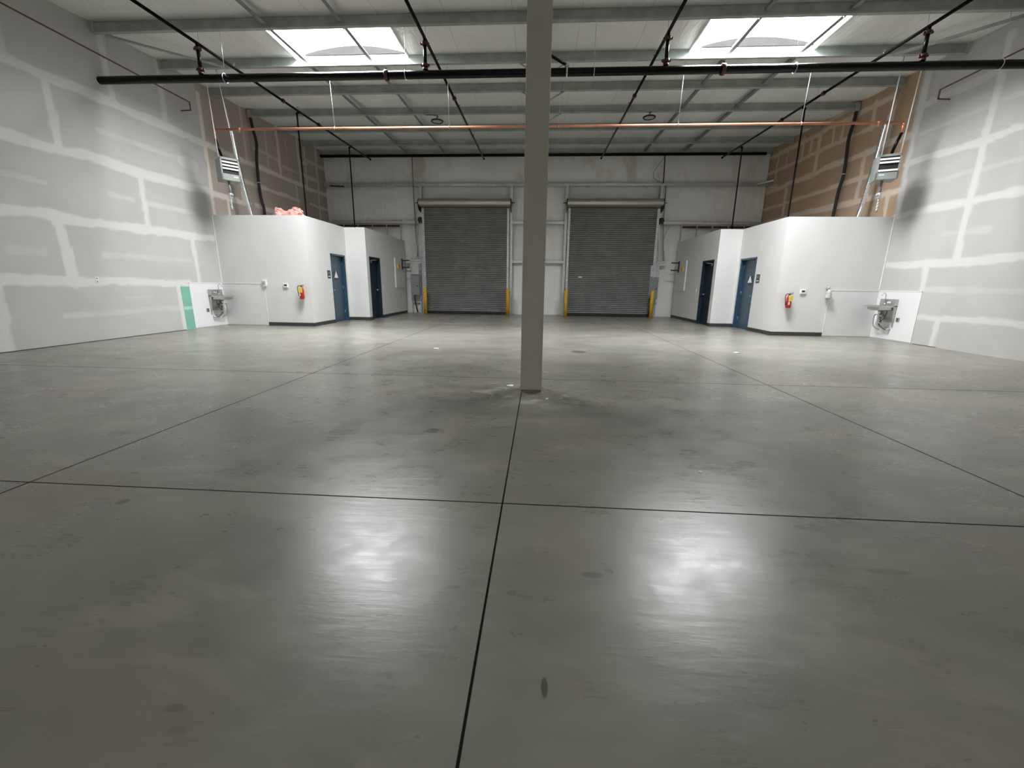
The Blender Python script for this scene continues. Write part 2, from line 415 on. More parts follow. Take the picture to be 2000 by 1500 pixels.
RSEG = [H(.65, YF, 10.5, .13, .95), H(1.27, YF, 10.6, .11, .5), H(1.87, YF, YR, .14), H(3.08, YF, YR, .14), H(4.27, YF, YR, .13), H(4.87, 7.0, 11.8, .09, .45, 4.9), H(5.42, YF, 11.8, .13, .8, 5.5),
        V(10.0, 0, .63, .12), V(10.6, 1.27, 1.86, .11), V(9.95, 1.9, 6.1, .14), V(11.76, 3.06, 6.3, .14), V(7.5, .65, 1.86), V(6.3, 1.87, 3.07), V(7.0, 3.08, 4.27),
        H(2.47, 9.4, 10.4, .10, .5), H(3.67, 8.9, 10.0, .09, .45), H(3.69, 10.1, 11.5, .09, .45), V(11.45, 5.5, 6.2, .1, .4),
        H(3.68, 11.9, YB, .14, .95, 3.82), H(4.97, 11.9, YB, .15, .95), H(6.12, 12.6, YB, .13, .95, 6.25), H(5.58, 13.0, YB, .10, .85, 5.66), H(4.33, 12.4, YB, .10, .85),
        V(15.55, 4.95, 6.15, .14, .95), V(16.45, 5.6, 6.3, .10, .9), V(13.35, 3.7, 4.95, .13, .9), V(14.5, 5.55, 6.15, .10, .85), V(13.3, 5.55, 6.2, .12, .9), V(17.1, 3.75, 4.97, .14, .9),
        V(14.9, 5.6, 6.15, .09, .85), V(16.0, 5.6, 6.2, .09, .85), V(17.4, 5.6, 6.25, .09, .85), V(18.0, 5.0, 6.3, .10, .85), V(12.6, 5.0, 6.1, .1, .8), V(12.2, 3.1, 3.68, .1, .8), H(6.4, 14.4, 15.4, .08, .7), H(5.1, 17.8, 18.6, .12, .8)]
def yvals(): return np.concatenate([np.arange(YF, 6.0, .4), np.arange(6.0, YB, .045), [YB]])
def zvals(): return np.concatenate([np.arange(0, 6.66, .035), [6.66]])
for nm, x, th, seg, sgn in (('wall_left', WL, WL - .2, LSEG, 1), ('wall_right', WR, WR + .2, RSEG, -1)):
    back = box_vf(min(x, th), max(x, th), YF, YB + .3, -.05, 6.9, drop=('x1',) if sgn > 0 else ('x0',))
    grid_mesh(nm, yvals(), zvals(), lambda Y, Z, x=x: np.stack([np.full_like(Y, x), Y, Z], -1),
              'drywall_left' if sgn > 0 else 'drywall_right',
              {'mud': mud_field(seg), 'tone': lambda Y, Z: np.clip((Y - 11.86) / .05, 0, 1)}, back=back)

# back wall: insulation blanket pinched by the girts
GZ = (2.22, 3.81, 5.27)
def backfn(X, Z):
    lv = [0, 2.22, 3.81, 5.27, 6.45]
    d = np.zeros_like(Z)
    for a, b in zip(lv, lv[1:]):
        t = np.clip((Z - a) / (b - a), 0, 1); d = np.maximum(d, np.sin(PI * t) ** .6 * (.035 if a > 0 else .02))
    wr = .012 * np.sin(X * 9 + 2 * np.sin(X * 1.7 + Z * .6)) * np.sin(Z * 1.1 + X * .3) ** 2
    return np.stack([X, YB - .01 - d - np.abs(wr), Z], -1)
grid_mesh('wall_back', np.arange(WL, WR + .05, .08), np.arange(0, 6.75, .06), backfn, 'wall_lining', back=box_vf(WL, WR, YB, YB + .2, -.05, 6.9))
struct(MB().box(WL - .2, WR + .2, YF - .2, YF, -.05, 6.9), 'wall_rear', 'white_paint')

# roof lining: blanket sagging between purlins, with the two skylight wells and an added rear pair cut out
PY = [9.3, 10.85, 12.4, 13.95, 15.5, 17.05, 18.42]
SKY = [(-5.80, -3.18), (3.18, 5.80)]; SY0, SY1 = 9.40, 10.82; FILL_Y0, FILL_Y1 = -7.90, -6.48
def ceilfn(X, Y):
    k = np.modf((Y - 9.3 + 15.5) / 1.55)[0]
    edge = np.ones_like(X)
    for a, b in SKY:
        inside = np.clip(np.minimum(X - (a - .35), (b + .35) - X) / .3, 0, 1) * np.clip(np.minimum(Y - 9.0, 11.1 - Y) / .2, 0, 1)
        edge *= 1 - inside
    sag = .035 * np.sin(PI * k) * edge
    return np.stack([X, Y, zc(Y) - sag + .02 * edge * np.sin(X * 3.1 + Y) * np.sin(PI * k) * .5], -1)
xs = np.unique(np.round(np.concatenate([np.arange(WL, WR, .2), [WR], [v for s in SKY for v in s]]), 4))
ys = np.unique(np.round(np.concatenate([np.arange(YF, 8, .5), np.arange(8, YB, .1), [YB, SY0, SY1, FILL_Y0, FILL_Y1]]), 4))
def skyskip(X, Y):
    m = np.zeros(X.shape, bool)
    for a, b in SKY:
        for p, q in ((SY0, SY1), (FILL_Y0, FILL_Y1)): m |= (X > a) & (X < b) & (Y > p) & (Y < q)
    return m
grid_mesh('ceiling', xs, ys, ceilfn, 'roof_lining', skip=skyskip)

# ------------------------------------------------------------------ skylights
for n, (a, b, ya0, ya1) in enumerate([(a, b, p, q) for p, q in ((SY0, SY1), (FILL_Y0, FILL_Y1)) for a, b in SKY], 1):  # rear pair of windows, unseen behind the camera, is added for fill light
    z0 = zc(ya0); z1 = zc(ya1); ht = .26
    w = MB(); t = .03
    w.box(a - t, a, ya0 - t, ya1 + t, z0 - .02, z1 + ht).box(b, b + t, ya0 - t, ya1 + t, z0 - .02, z1 + ht)
    w.box(a - t, b + t, ya0 - t, ya0, z0 - .02, z1 + ht).box(a - t, b + t, ya1, ya1 + t, z0 + .02, z1 + ht)
    win = struct(w, f'window_{n}', 'white_panel')  # windows 3 and 4 are the added unseen rear pair, for fill light
    # domed lens
    me = bmesh.new(); NU, NV = 20, 10; g = []
    for i in range(NU + 1):
        row = []
        for j in range(NV + 1):
            u, v_ = i / NU, j / NV
            hgt = .16 * (math.sin(PI * u) * math.sin(PI * v_)) ** .5 if 0 < u < 1 and 0 < v_ < 1 else 0
            row.append(me.verts.new((a - .02 + (b - a + .04) * u, ya0 - .02 + (ya1 - ya0 + .04) * v_, z1 + ht - .03 + hgt)))
        g.append(row)
    for i in range(NU):
        for j in range(NV):
            f = me.faces.new((g[i][j], g[i + 1][j], g[i + 1][j + 1], g[i][j + 1])); f.smooth = True
    q = MB(); q.add(me); struct(q, 'skylight_lens', 'lens', win)
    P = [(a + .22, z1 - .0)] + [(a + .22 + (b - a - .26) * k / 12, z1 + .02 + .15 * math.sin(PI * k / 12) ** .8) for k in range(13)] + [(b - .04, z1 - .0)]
    q = MB().prism(P, ya1 - .03, ya1 - .01, 'y'); struct(q, 'curb_end_shade', 'curb_shade', win)  # arched dark sheet painted as shade on the far curb
    q = MB().box(a, b, (ya0 + ya1) / 2 + .12, (ya0 + ya1) / 2 + .14, z1 + ht - .135, z1 + ht - .115)
    struct(q, 'safety_bar', 'steel_grey', win)
    ld = bpy.data.lights.new('skylight_and_fill', 'AREA'); ld.shape = 'RECTANGLE'; ld.size = b - a - .06; ld.size_y = ya1 - ya0 - .06
    ld.energy = 630 if ya0 > 0 else 300; ld.color = (.97, .985, 1.0); ld.spread = math.radians(150)  # dimmer lamps in the added rear pair fill from behind
    lo = bpy.data.objects.new('skylight_and_fill', ld); COL.objects.link(lo); lo.location = ((a + b) / 2, (ya0 + ya1) / 2, z1 + ht - .10)
    lo.parent = None

# ------------------------------------------------------------------ roof steel
ordn = ['nearest', 'second', 'third', 'fourth', 'fifth', 'sixth']
for i, y in enumerate(PY[:6]):
    zt = zc(y) - .005; zb = zt - .215
    m = MB()
    m.prism([(y, zb), (y - .075, zb), (y - .075, zb + .018), (y - .071, zb + .018), (y - .071, zb + .005), (y - .0, zb + .005)][::-1], WL + .03, WR - .03)
    m.prism([(y - .004, zb), (y + .004, zb), (y + .004, zt), (y - .004, zt)], WL + .03, WR - .03)
    m.prism([(y, zt), (y + .07, zt), (y + .07, zt - .02), (y + .066, zt - .02), (y + .066, zt - .005), (y, zt - .005)], WL + .03, WR - .03)
    root = thing('roof_purlin', ['grey steel roof purlin nearest the camera, right before the skylights', 'grey steel roof purlin along the far edge of both skylights',
        'third grey roof purlin from the camera, just beyond the thick black main pipe', 'fourth grey roof purlin from the camera, with the two round lamps under it',
        'fifth grey roof purlin from the camera, crossing behind the copper pipe', 'sixth grey roof purlin, last one before the back wall'][i], 'roof beam', (0, y, zb), 'roof purlins')
    part(m, 'channel', 'steel_grey', root)
    if i < 4:
        for cx in (-1.1, .5, .9, 1.3):
            for dz in (.05, .16): part(MB().lathe([(.010, -.012), (.010, 0)], (cx, y - .005, zb + dz), 'y', 6), 'bolt', 'galvanised', root)
# eave strut above the back wall
m = MB(); m.box(WL + .03, WR - .03, 18.34, 18.38, 6.36, zc(18.4) - .02).box(WL + .03, WR - .03, 18.34, 18.44, 6.36, 6.375)
solo(m, 'eave_beam', 'steel_grey', 'grey eave beam running along the top of the back wall', 'roof beam')
m = MB(); m.tube([(WL + .05, 18.27, 6.33), (WR - .35, 18.27, 6.33)], .055)
solo(m, 'roof_gutter_pipe', 'black_pipe', 'long dark horizontal pipe under the eave beam at the back wall', 'pipe')
# bracing channels running front to back between the purlins
for x, lab in ((-5.53, 'outer dark bracing channel beside the left skylight'), (-3.99, 'inner dark bracing channel under the left skylight'),
               (3.99, 'inner dark bracing channel under the right skylight'), (5.5, 'outer dark bracing channel beside the right skylight')):
    m = MB(); ys_ = [7.9] + PY[:6] + [18.33]
    for a, b in zip(ys_, ys_[1:]):
        a1, b1 = a + .085, b - .085
        if a == 9.3: wdt, hz = .075, .05
        else: wdt, hz = (.10 if abs(x) > 5 else .075), .06
        M = Matrix.Translation((x, a1, zc(a1) - .16)) @ Matrix.Rotation(math.atan2(zc(b1) - zc(a1), b1 - a1), 4, 'X')
        if a != 9.3:
            b_ = bmesh.new(); bmesh.ops.create_cube(b_, size=1); b_.free()
        m.box(-wdt / 2, wdt / 2, 0, b1 - a1, 0, .006, mat=M).box(-wdt / 2, -wdt / 2 + .005, 0, b1 - a1, 0, hz, mat=M)
        m.box(-wdt / 2, -wdt / 2 + .03, -.07, .02, -.03, .09, mat=M)
    solo(m, 'roof_bracing', 'brace_steel', lab, 'roof brace', 'roof bracing channels')
# main rafter on the column, with flange braces up to the purlins
raf = thing('main_rafter', 'grey steel rafter hidden behind the column head, braced to the purlins', 'roof beam', (-.06, 4.9, 5.5))
m = MB()
za, zb_ = zc(4.6) - .24, zc(18.3) - .24
m.prism([(4.6, za - .30), (18.3, zb_ - .20), (18.3, zb_), (4.6, za)], -.064, -.056)
part(m, 'web', 'steel_grey', raf)
m = MB(); m.prism([(4.6, za - .31), (18.3, zb_ - .21), (18.3, zb_ - .20), (4.6, za - .30)], -.12, .0)
part(m, 'bottom_flange', 'steel_grey', raf)
for y in PY[1:4]:
    zz = zc(y) - .22
    for sx, q in ((1, .50), (-1, -.60)):
        m = MB(); m.tube([(-.06 + sx * .05, y, zz - .27), (q, y - .02, zz)], .018, 6); part(m, 'flange_brace', 'steel_grey', raf)

# ------------------------------------------------------------------ column
c = thing('steel_column', 'square grey-painted steel column standing in the middle of the floor', 'column', (-.07, 4.97, 0))
m = MB(); m.box(-.199, .055, 4.845, 5.099, .025, za - .315, bev=.006); part(m, 'post', 'column_paint', c)
m = MB(); m.prism([(-.19, 4.86), (-.10, 4.82), (-.03, 4.805), (.03, 4.83), (.05, 4.86), (.05, 5.09), (-.19, 5.09)], 0, .026, 'z'); part(m, 'grout_pad', 'grout', c)
m = MB()
for sx in (-.25, .11):
    m.box(min(sx, sx + .0) , sx + .02, 4.87, 5.07, 0, .012)
m = None
m = MB(); m.box(.04, .12, 4.845, 4.87, 4.00, 4.5); m = None

# ------------------------------------------------------------------ restroom blocks
def wallbox_y(m, x, side, y0, y1, openings, z1=TOP, th=.13):
    """wall whose face lies in the plane x, body on the outer side; openings = [(ya, yb, ztop)]"""
    xo = x + side * th; a, b = min(x, xo), max(x, xo); cur = y0
    for (oa, ob, zt) in openings:
        m.box(a, b, cur, oa, 0, z1); m.box(a, b, oa, ob, zt, z1); cur = ob
    m.box(a, b, cur, y1, 0, z1)
DO1 = (13.14, 14.13, 2.15); DO2 = (14.49, 15.46, 2.15)
for tag, W, A, B, s in (('left', WL, AL, BL, -1), ('right', WR, AR, BR, 1)):
    m = MB()
    a, b = min(W, A), max(W, A); m.box(a, b, YR, YR + .13, 0, TOP)
    wallbox_y(m, A, s, YR + .13, YS, [DO1])
    a, b = min(A, B), max(A, B); m.box(a, b, YS, YS + .13, 0, TOP)
    wallbox_y(m, B, s, YS + .13, 18.42, [DO2])
    a, b = min(W, A + s * .14), max(W, A + s * .14); m.box(a, b, YR + .14, YS + .1, TOP - .14, TOP - .04)
    a, b = min(W, B + s * .14), max(W, B + s * .14); m.box(a, b, YS + .14, 18.4, TOP - .14, TOP - .04)
    struct(m, f'wall_restroom_{tag}', 'white_paint')
    # rubber base
    m = MB(); t = .012; hb = .105
    e = -7.94 if s < 0 else 7.70
    a, b = min(e, A - s * t), max(e, A - s * t); m.box(a, b, YR - t, YR, 0, hb)
    def seg(x, y0, y1): m.box(min(x, x - s * t), max(x, x - s * t), y0, y1, 0, hb)
    seg(A, YR - t, DO1[0]); seg(A, DO1[1], YS)
    a, b = min(A, B - s * t), max(A, B - s * t); m.box(a, b, YS - t, YS, 0, hb)
    seg(B, YS - t, DO2[0]); seg(B, DO2[1], 18.42)
    struct(m, f'baseboard_{tag}', 'base_rubber')
    # doors
    for k, (X0, D) in enumerate(((A, DO1), (B, DO2))):
        num = {(-1, 0): 1, (-1, 1): 2, (1, 0): 3, (1, 1): 4}[(s, k)]
        fm = 'navy_paint' if k == 0 else 'dark_navy'
        ya, yb, zt = D; m = MB(); fw = .05
        xi, xo = X0 - s * .012, X0 + s * .14; a, b = min(xi, xo), max(xi, xo)
        m.box(a, b, ya, ya + fw, 0, zt).box(a, b, yb - fw, yb, 0, zt).box(a, b, ya, yb, zt - fw, zt)
        d = struct(m, f'door_{num}', fm)
        d['label'] = {1: 'left restroom door in a navy frame, with a white triangle sign', 2: 'dark navy door with closer on the recessed left wall', 3: 'right restroom door in a navy frame, with a white triangle sign', 4: 'dark navy door with closer on the recessed right wall'}[num]
        lx0, lx1 = X0 + s * .105, X0 + s * .145; a, b = min(lx0, lx1), max(lx0, lx1)
        m = MB(); m.box(a, b, ya + fw, yb - fw, .01, zt - fw, bev=.002); leaf = struct(m, 'door_leaf', 'door_leaf' if k == 0 else 'dark_navy', d)
        # lever handle: near the camera side for the restroom door, far side for the other
        hy = ya + .12 if k == 0 else yb - .13
        fx = lx0; dirx = -s
        m = MB(); m.lathe([(.03, 0), (.03, .012)], (0, 0, 0), 'x', 16); m.xf(Matrix.Translation((fx, hy, 1.03)) @ Matrix.Scale(dirx, 4, (1, 0, 0)))
        m.tube([(fx, hy, 1.03), (fx + dirx * .055, hy, 1.03)], .011, 10)
        m.tube([(fx + dirx * .055, hy, 1.03), (fx + dirx * .055, hy + (.11 if k == 0 else -.11), 1.025)], .016, 10)
        struct(m, 'door_handle', 'galvanised', leaf)
        m = MB()
        for hz in (.25, 1.05, 1.85):
            yy = (yb - fw if k == 0 else ya + fw); m.tube([(fx + dirx * .008, yy, hz), (fx + dirx * .008, yy, hz + .1)], .008, 8)
        struct(m, 'hinge', 'stainless', leaf)
        if k == 0:
            cy, czz = (13.63 if s < 0 else 13.60), 1.49
            m = MB(); m.lathe([(.155, 0), (.155, .008)], (0, 0, 0), 'x', 40); m.xf(Matrix.Translation((fx, cy, czz)) @ Matrix.Scale(dirx, 4, (1, 0, 0)))
            sg = struct(m, 'restroom_sign', 'sign_blue', leaf)
            m = MB(); R = .148; x0 = fx + dirx * .0085
            pts = [(cy + R * math.sin(an), czz + R * math.cos(an)) for an in (0, 2 * PI / 3, 4 * PI / 3)]
            m.prism(pts, x0, x0 + dirx * .004); struct(m, 'triangle', 'white_plastic', sg)
        else:
            m = MB(); m.box(min(fx, fx + dirx * .06), max(fx, fx + dirx * .06), ya + .12, ya + .36, zt - fw - .14, zt - fw - .07, bev=.006)
            cl = struct(m, 'door_closer', 'stainless', leaf)
            m = MB(); m.tube([(fx + dirx * .06, ya + .2, zt - fw - .065), (fx + dirx * .2, ya + .42, zt - fw - .045), (fx + dirx * .03, ya + .6, zt - fw - .03)], .009, 8)
            struct(m, 'closer_arm', 'stainless', cl)

# ------------------------------------------------------------------ splash panels round the sinks and green board
def panel(x0, x1, y0, y1, z0, z1, trim, lab):
    t = thing('splash_panel', lab, 'wall panel', ((x0 + x1) / 2, (y0 + y1) / 2, z0), 'white splash panels')
    part(MB().box(x0, x1, y0, y1, z0, z1), 'sheet', 'white_panel', t)
    m = MB(); 
    for b in trim: m.box(*b)
    part(m, 'edge_trim', 'white_plastic', t)
panel(WL + .002, WL + .006, 10.66, YR, .02, 1.20, [(WL + .002, WL + .012, 10.645, 10.665, .02, 1.21), (WL + .002, WL + .012, 10.645, YR - .002, 1.195, 1.215)], 'bright white splash panel on the left wall behind the sink')
panel(WL + .01, -7.95, YR - .006, YR - .002, .02, 1.20, [(WL + .01, -7.94, YR - .012, YR - .002, 1.195, 1.215), (-7.955, -7.935, YR - .012, YR - .002, .02, 1.21)], 'white splash panel on the restroom front right of the left sink')
panel(WR - .006, WR - .002, 10.56, YR, .02, 1.22, [(WR - .012, WR - .002, 10.545, 10.565, .02, 1.23), (WR - .012, WR - .002, 10.545, YR - .002, 1.215, 1.235)], 'bright white splash panel on the right wall behind the sink')
panel(7.71, WR - .01, YR - .006, YR - .002, .02, 1.22, [(7.70, WR - .01, YR - .012, YR - .002, 1.215, 1.235), (7.70, 7.72, YR - .012, YR - .002, .02, 1.23)], 'white splash panel on the restroom front left of the right sink')
g = thing('green_board', 'strip of bare green moisture board at the foot of the left wall', 'wall board', (WL, 10.5, 0))
part(MB().box(WL, WL + .004, 10.37, 10.645, .015, 1.11), 'board', 'green_board', g)
part(MB().box(WL + .004, WL + .006, 10.372, 10.643, .52, .60), 'joint_tape', 'green_mud', g, 'pale green strip of joint compound')
# wall corner beads
struct(MB().box(WL, WL + .02, YR - .03, YR + .0, 1.22, TOP), 'trim_1', 'white_paint')
struct(MB().box(WR - .02, WR, YR - .03, YR + .0, 1.24, TOP), 'trim_2', 'white_paint')
# dark gap at the foot of the left wall boards
struct(MB().box(WL + .0, WL + .003, YF, 10.35, 0, .012), 'trim_3', 'black_rubber')
struct(MB().box(WR - .003, WR - .0, 9.9, 10.5, 0, .012), 'trim_4', 'black_rubber')

# ------------------------------------------------------------------ sinks
def sink(W, s, y0, y1, lab):
    """s = direction into the room"""
    t = thing('wall_sink', lab, 'sink', (W, (y0 + y1) / 2, .25), 'wall-hung steel sinks')
    X = lambda d: W + s * d
    def bx(m, d0, d1, ya, yb, z0, z1, bev=0): return m.box(min(X(d0), X(d1)), max(X(d0), X(d1)), ya, yb, z0, z1, bev)
    m = bx(MB(), .008, .10, y0, y1, .84, 1.03, .006); part(m, 'backsplash', 'stainless', t)
    # basin: rim + tapering bowl
    bm = MB(); w = y1 - y0
    rings = [(.01, .46, 0, w, .83), (.01, .46, 0, w, .865), (.05, .43, .03, w - .03, .865), (.07, .41, .05, w - .05, .76), (.05, .43, .03, w - .03, .75), (.03, .44, .01, w - .01, .82)]
    R = []
    for (d0, d1, e0, e1, z) in rings:
        R.append([bm.bm.verts.new((X(d), y0 + e, z)) for d, e in ((d0, e0), (d1, e0), (d1, e1), (d0, e1))])
    for i in range(2):
        for k in range(4): bm.bm.faces.new((R[i][k], R[i][(k + 1) % 4], R[i + 1][(k + 1) % 4], R[i + 1][k]))
    for k in range(4): bm.bm.faces.new((R[2][k], R[2][(k + 1) % 4], R[3][(k + 1) % 4], R[3][k]))
    bm.bm.faces.new(R[3])
    cx = X(.24); cy = (y0 + y1) / 2
    part(bm, 'basin', 'stainless', t)
    m = MB(); lo = [(.06, .42, .04, w - .04, .83), (.08, .40, .06, w - .06, .765), (.14, .34, .12, w - .12, .735)]
    R = [[m.bm.verts.new((X(d), y0 + e, z)) for d, e in ((d0, e0), (d1, e0), (d1, e1), (d0, e1))] for (d0, d1, e0, e1, z) in lo]
    for i in range(2):
        for k in range(4): m.bm.faces.new((R[i][k], R[i][(k + 1) % 4], R[i + 1][(k + 1) % 4], R[i + 1][k]))
    m.bm.faces.new(R[2]); m.bm.faces.new(R[0][::-1]); part(m, 'bowl', 'stainless', t)
    # wall bracket plate tapering down
    m = MB(); m.prism([(X(.008), .84), (X(.09), .84), (X(.03), .35), (X(.008), .33)], y0 + .01, y0 + .03, 'y')
    m.prism([(X(.008), .84), (X(.09), .84), (X(.03), .35), (X(.008), .33)], y1 - .03, y1 - .01, 'y')
    bx(m, .008, .014, y0 + .01, y1 - .01, .45, .84); part(m, 'wall_bracket', 'stainless', t)
    # gooseneck faucet
    f = MB(); fy = cy + .05; f.tube([(X(.12), fy, .90), (X(.12), fy, 1.10), (X(.13), fy, 1.15), (X(.17), fy, 1.175), (X(.21), fy, 1.155), (X(.225), fy, 1.11)], .011, 10, smooth=4)
    f.tube([(X(.10), fy, .90), (X(.12), fy, .90)], .02, 12); fo = part(f, 'faucet', 'chrome', t)
    for k, dy in enumerate((-.13, -.07)):
        h = MB(); h.lathe([(.022, 0), (.024, .02), (.016, .045)], (0, 0, 0), 'x', 14); h.xf(Matrix.Translation((X(.10), cy + dy, .945)) @ Matrix.Scale(s, 4, (1, 0, 0)))
        part(h, 'tap_handle', 'chrome', t)
    # tailpiece and trap
    m = MB(); m.tube([(cx, cy, .735), (cx, cy, .66)], .03, 14); m.tube([(cx, cy, .66), (cx, cy, .48), (X(.20), cy, .43), (X(.15), cy, .43), (X(.12), cy, .48), (X(.11), cy, .52), (X(.01), cy, .53)], .022, 12, smooth=4)
    part(m, 'drain_trap', 'chrome', t)
    m = MB(); m.tube([(X(.13), cy + .07, .80), (X(.16), cy + .10, .62), (X(.10), cy + .12, .50), (X(.15), cy + .04, .38), (X(.05), cy - .02, .30)], .010, 8, smooth=5)
    part(m, 'supply_hose', 'galvanised', t)
    m = MB(); m.tube([(X(.11), cy - .08, .80), (X(.17), cy - .14, .66), (X(.13), cy - .05, .55), (X(.19), cy + .01, .40), (X(.10), cy - .06, .28), (X(.05), cy - .12, .26)], .010, 8, smooth=5)
    part(m, 'supply_hose', 'rust_pipe', t)
    for dy, z in ((-.14, .27), (-.02, .30), (.14, .60)):
        m = MB(); m.tube([(X(.008), cy + dy, z), (X(.06), cy + dy, z)], .012, 10).tube([(X(.045), cy + dy, z - .03), (X(.045), cy + dy, z + .035)], .016, 10)
        m.tube([(X(.06), cy + dy, z), (X(.085), cy + dy, z)], .022, 12); part(m, 'shutoff_valve', 'chrome', t)
    m = MB(); m.tube([(X(.02), y1 + .06, .60), (X(.12), y1 + .04, .62), (X(.17), y1 + .0, .50), (X(.16), y1 - .03, .33), (X(.08), cy + .10, .24)], .012, 8, smooth=5)
    part(m, 'overflow_hose', 'stainless', t)
sink(WL, 1, 11.24, 11.68, 'steel wall sink on the left wall beside the green board')
sink(WR, -1, 11.14, 11.60, 'steel wall sink on the right wall')
def small_plate(name, lab, cat, x0, x1, y0, y1, z0, z1, mat, dark=None, axis='x'):
    t = thing(name, lab, cat, ((x0 + x1) / 2, (y0 + y1) / 2, z0))
    part(MB().box(x0, x1, y0, y1, z0, z1, bev=.0015), 'cover_plate', mat, t)
    if dark:
        for b in dark[1]: part(MB().box(*b), dark[0].rstrip('s'), dark[2], t)
small_plate('outlet', 'small grey outlet plate low on the left splash panel beside the sink', 'outlet', WL + .006, WL + .018, 11.10, 11.20, .42, .52, 'grey_print', ('sockets', [(WL + .018, WL + .020, 11.13, 11.17, .435, .465), (WL + .018, WL + .020, 11.13, 11.17, .475, .505)], 'sign_dark'))
small_plate('outlet', 'small grey outlet plate low on the right splash panel beside the sink', 'outlet', WR - .018, WR - .006, 11.00, 11.10, .48, .58, 'grey_print', ('sockets', [(WR - .020, WR - .018, 11.03, 11.07, .495, .525), (WR - .020, WR - .018, 11.03, 11.07, .535, .565)], 'sign_dark'))
small_plate('outlet', 'white outlet plate alone on the long taped left wall', 'outlet', WL, WL + .008, 8.30, 8.37, 1.19, 1.31, 'white_plastic', ('sockets', [(WL + .008, WL + .010, 8.32, 8.35, 1.205, 1.235), (WL + .008, WL + .010, 8.32, 8.35, 1.265, 1.295)], 'grey_print'))
small_plate('light_switch', 'white light switch beside the dark door of the left block', 'switch', BL, BL + .008, 15.66, 15.74, 1.07, 1.19, 'white_plastic', ('toggle', [(BL + .008, BL + .016, 15.685, 15.715, 1.11, 1.15)], 'white_panel'))
small_plate('light_switch', 'white light switch beside the dark door of the right block', 'switch', BR - .008, BR, 15.78, 15.86, 1.09, 1.21, 'white_plastic', ('toggle', [(BR - .016, BR - .008, 15.805, 15.835, 1.13, 1.17)], 'white_panel'))

# ------------------------------------------------------------------ extinguishers, thermostats, alarms, signs
def extinguisher(x, z, lab):
    t = thing('fire_extinguisher', lab, 'fire extinguisher', (x, YR, z), 'fire extinguishers'); t.scale = (.86, .86, .84); y = YR - .09; r = .075
    m = MB(); m.lathe([(.0, 0), (r * .8, .0), (r, .02), (r, .30), (r * .9, .34), (r * .5, .375), (.022, .39), (.022, .41)], (x, y, z), 'z', 24); part(m, 'cylinder', 'red_paint', t)
    m = MB(); m.box(x - .02, x + .02, y - .02, y + .03, z + .41, z + .44).tube([(x - .01, y, z + .45), (x + .10, y - .02, z + .47)], .008, 8).tube([(x - .01, y, z + .43), (x + .09, y - .02, z + .435)], .007, 8); part(m, 'valve_lever', 'black_paint', t)
    m = MB(); m.tube([(x - .02, y, z + .43), (x - .08, y - .01, z + .44), (x - .125, y - .01, z + .38), (x - .12, y - .01, z + .25), (x - .095, y - .01, z + .16)], .011, 10, smooth=5); m.tube([(x - .096, y - .01, z + .17), (x - .09, y - .01, z + .09)], .015, 10); part(m, 'hose', 'black_rubber', t)
    m = MB(); m.box(x - .055, x + .065, y - .085, y - .080, z + .215, z + .40); tg = part(m, 'inspection_tag', 'yellow_label', t, 'yellow inspection tag')
    m = MB()
    for k in range(4): m.box(x - .04, x + .045 - .02 * (k % 2), y - .0865, y - .085, z + .26 + .03 * k, z + .268 + .03 * k)
    part(m, 'tag_print', 'grey_print', tg)
    m = MB(); m.box(x - .045, x - .01, y - .079, y - .070, z + .10, z + .20); part(m, 'bottle_label', 'white_plastic', t)
    m = MB(); m.box(x - .02, x + .02, y + .06, YR, z + .30, z + .40); m.box(x - .015, x + .015, y + .02, y + .07, z + .395, z + .405); part(m, 'wall_hook', 'stainless', t)
extinguisher(-6.80, .79, 'red fire extinguisher with yellow tag on the left restroom block')
extinguisher(6.66, .75, 'red fire extinguisher with yellow tag on the right restroom block')
def thermostat(x, z, lab):
    t = thing('thermostat', lab, 'thermostat', (x, YR, z), 'thermostats')
    part(MB().box(x - .07, x + .07, YR - .03, YR, z, z + .11, bev=.006), 'housing', 'white_plastic', t)
    part(MB().box(x - .04, x + .04, YR - .032, YR - .03, z + .045, z + .095), 'display', 'sign_dark', t)
    part(MB().box(x - .03, x + .03, YR - .034, YR - .03, z + .015, z + .03), 'button_row', 'white_panel', t)
thermostat(-7.29, 1.10, 'white thermostat with dark display on the left restroom block')
thermostat(7.02, 1.12, 'white thermostat with dark display on the right restroom block')
t = thing('alarm_strobe', 'white alarm strobe at the panel corner on the left restroom block', 'alarm', (-7.91, YR, 1.12))
part(MB().box(-7.975, -7.85, YR - .045, YR, 1.17, 1.31, bev=.008), 'housing', 'white_plastic', t)
part(MB().box(-7.945, -7.88, YR - .07, YR - .045, 1.21, 1.28, bev=.006), 'lens', 'bag_plastic', t)
part(MB().box(-7.96, -7.865, YR - .05, YR, 1.13, 1.168, bev=.004), 'speaker_grille', 'white_panel', t)
t = thing('eyewash_sign_bag', 'small chrome fitting with a hanging plastic bag on the right restroom block', 'bag', (7.64, YR, 1.0))
part(MB().box(7.60, 7.70, YR - .04, YR, 1.25, 1.29, bev=.006).tube([(7.62, YR - .03, 1.31), (7.66, YR - .05, 1.28), (7.69, YR - .03, 1.25)], .012, 8), 'hook', 'chrome', t)
m = MB(); m.lathe([(.02, .25), (.05, .22), (.062, .12), (.06, .05), (.075, .03), (.05, 0)], (7.65, YR - .075, 1.0), 'z', 12); part(m, 'bag', 'bag_plastic', t)
t.name = 'hanging_bag'
